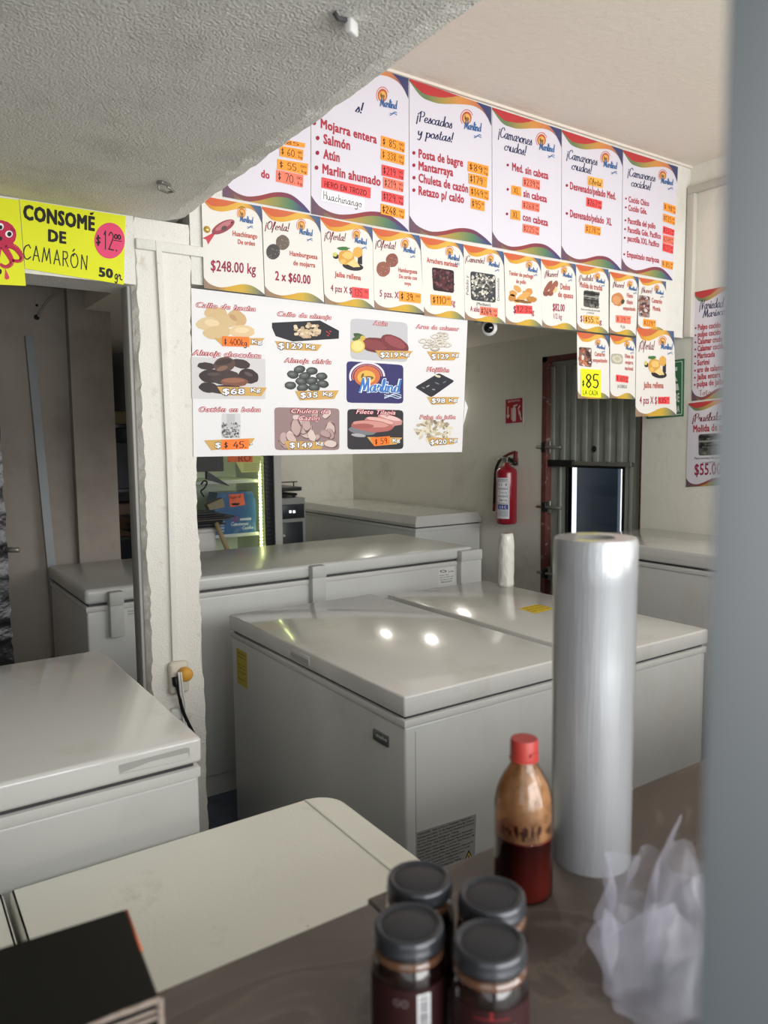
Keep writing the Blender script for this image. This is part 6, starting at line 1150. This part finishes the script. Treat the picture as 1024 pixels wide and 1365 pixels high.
# clear plastic bag at the lower right
BAG = bpy.data.materials.new('crumpled_clear_plastic'); BAG.use_nodes = True; nt = BAG.node_tree; p = nt.nodes['Principled BSDF']
tr = nt.nodes.new('ShaderNodeBsdfTransparent'); tr.inputs[0].default_value = (.93, .93, .95, 1); mx = nt.nodes.new('ShaderNodeMixShader'); lw = nt.nodes.new('ShaderNodeLayerWeight'); lw.inputs[0].default_value = .45
mr = nt.nodes.new('ShaderNodeMapRange'); mr.inputs[3].default_value = .03; mr.inputs[4].default_value = .42; nt.links.new(lw.outputs['Facing'], mr.inputs[0]); nt.links.new(mr.outputs[0], mx.inputs[0]); nt.links.new(tr.outputs[0], mx.inputs[1]); nt.links.new(p.outputs[0], mx.inputs[2]); nt.links.new(mx.outputs[0], nt.nodes['Material Output'].inputs[0])
p.inputs['Base Color'].default_value = rgb(190, 190, 198); p.inputs['Roughness'].default_value = .10; p.inputs['Coat Weight'].default_value = 1; p.inputs['Specular IOR Level'].default_value = .8
g = onz(872, 1325, KZ); dist = (g-EYE).dot(CF)
t = thing('clear_plastic_bag', (g.x, g.y, KZ), 'crumpled clear plastic bag in the lower right corner of the counter', 'bag')
rq = random.Random(17)
def crumple(name, cx, cy_, zb, w, dpt, h, lean, seed, flare=.2):
    r_ = random.Random(seed); nA, nZ = 54, 26; ph_ = [(r_.randint(2, 9), r_.uniform(0, 6.28), r_.uniform(.02, .07), r_.uniform(-9, 9)) for _ in range(9)]; mb = MB(); g_ = []
    for i in range(nZ+1):
        f = i/nZ
        for j in range(nA):
            a_ = 2*math.pi*j/nA; m_ = 1+sum(am*math.sin(n_*a_+p_+tw*f) for n_, p_, am, tw in ph_)*(.4+f); s_ = (.85+flare*f)*m_*(1 if f < .75 else 1-.35*(f-.75)*4*abs(math.sin(a_*1.0+seed)))
            u_ = w*s_*math.cos(a_); v_ = dpt*s_*math.sin(a_)*(1-.55*f); q_ = Vector((cx, cy_, zb))+Vector((CR.x, CR.y, 0)).normalized()*(u_+lean*f)+Vector((CF.x, CF.y, 0)).normalized()*v_+Vector((0, 0, h*f*(1+.16*math.sin(2*a_+seed)+.06*math.sin(7*a_)))); g_.append(q_)
    fs_ = [(i*nA+j, i*nA+(j+1) % nA, (i+1)*nA+(j+1) % nA, (i+1)*nA+j) for i in range(nZ) for j in range(nA)]; fs_.append(tuple(range(nA))[::-1]); mb.mesh(g_, fs_, smooth=True); return mb.build(name, BAG, t)
crumple('bag_film', g.x+.012, g.y+.0, KZ+.001, .060, .045, .105, .012, 3)
crumple('bag_film', g.x+.028, g.y-.012, KZ+.001, .044, .040, .130, .02, 8)
mb = MB(); pts = [onz(795, 1215, KZ+.07), onz(800, 1290, KZ+.03), onz(806, 1364, KZ+.004)]
crumple('bag_film', g.x+.0, g.y-.02, KZ+.001, .062, .03, .085, -.006, 12)
# window post right in front of the camera
pd = .20; pc = EYE+ray(962, 682)*pd
t = thing('window_1', (pc.x, pc.y, KZ), 'grey aluminium window post out of focus at the right edge', 'window post'); struct(t)
ALU = mat('grey_aluminium', rgb(46, 51, 54), .5, metal=.1)
k0 = EYE+ray(950, 682)*pd; k1 = EYE+ray(1017, 682)*(pd*1.0)
ax = Vector((CR.x, CR.y, 0)).normalized(); ay = Vector((CF.x, CF.y, 0)).normalized()
q0 = Vector((k0.x, k0.y, 0)); q1 = Vector((k1.x, k1.y, 0)); q2 = q1+ax*.030+ay*.010; q3 = q0+ay*.030+ax*.016
pts = [(q_.x, q_.y) for q_ in (q0, q1, q2, q3)]
mb = MB(); mb.prism(pts, KZ, 2.02, bev=.002); fix(mb.build('post', ALU, t), 30)
for o in list(COL.objects):
    if o.type == 'MESH' and not o.data.materials: o.data.materials.append(PLASTER)
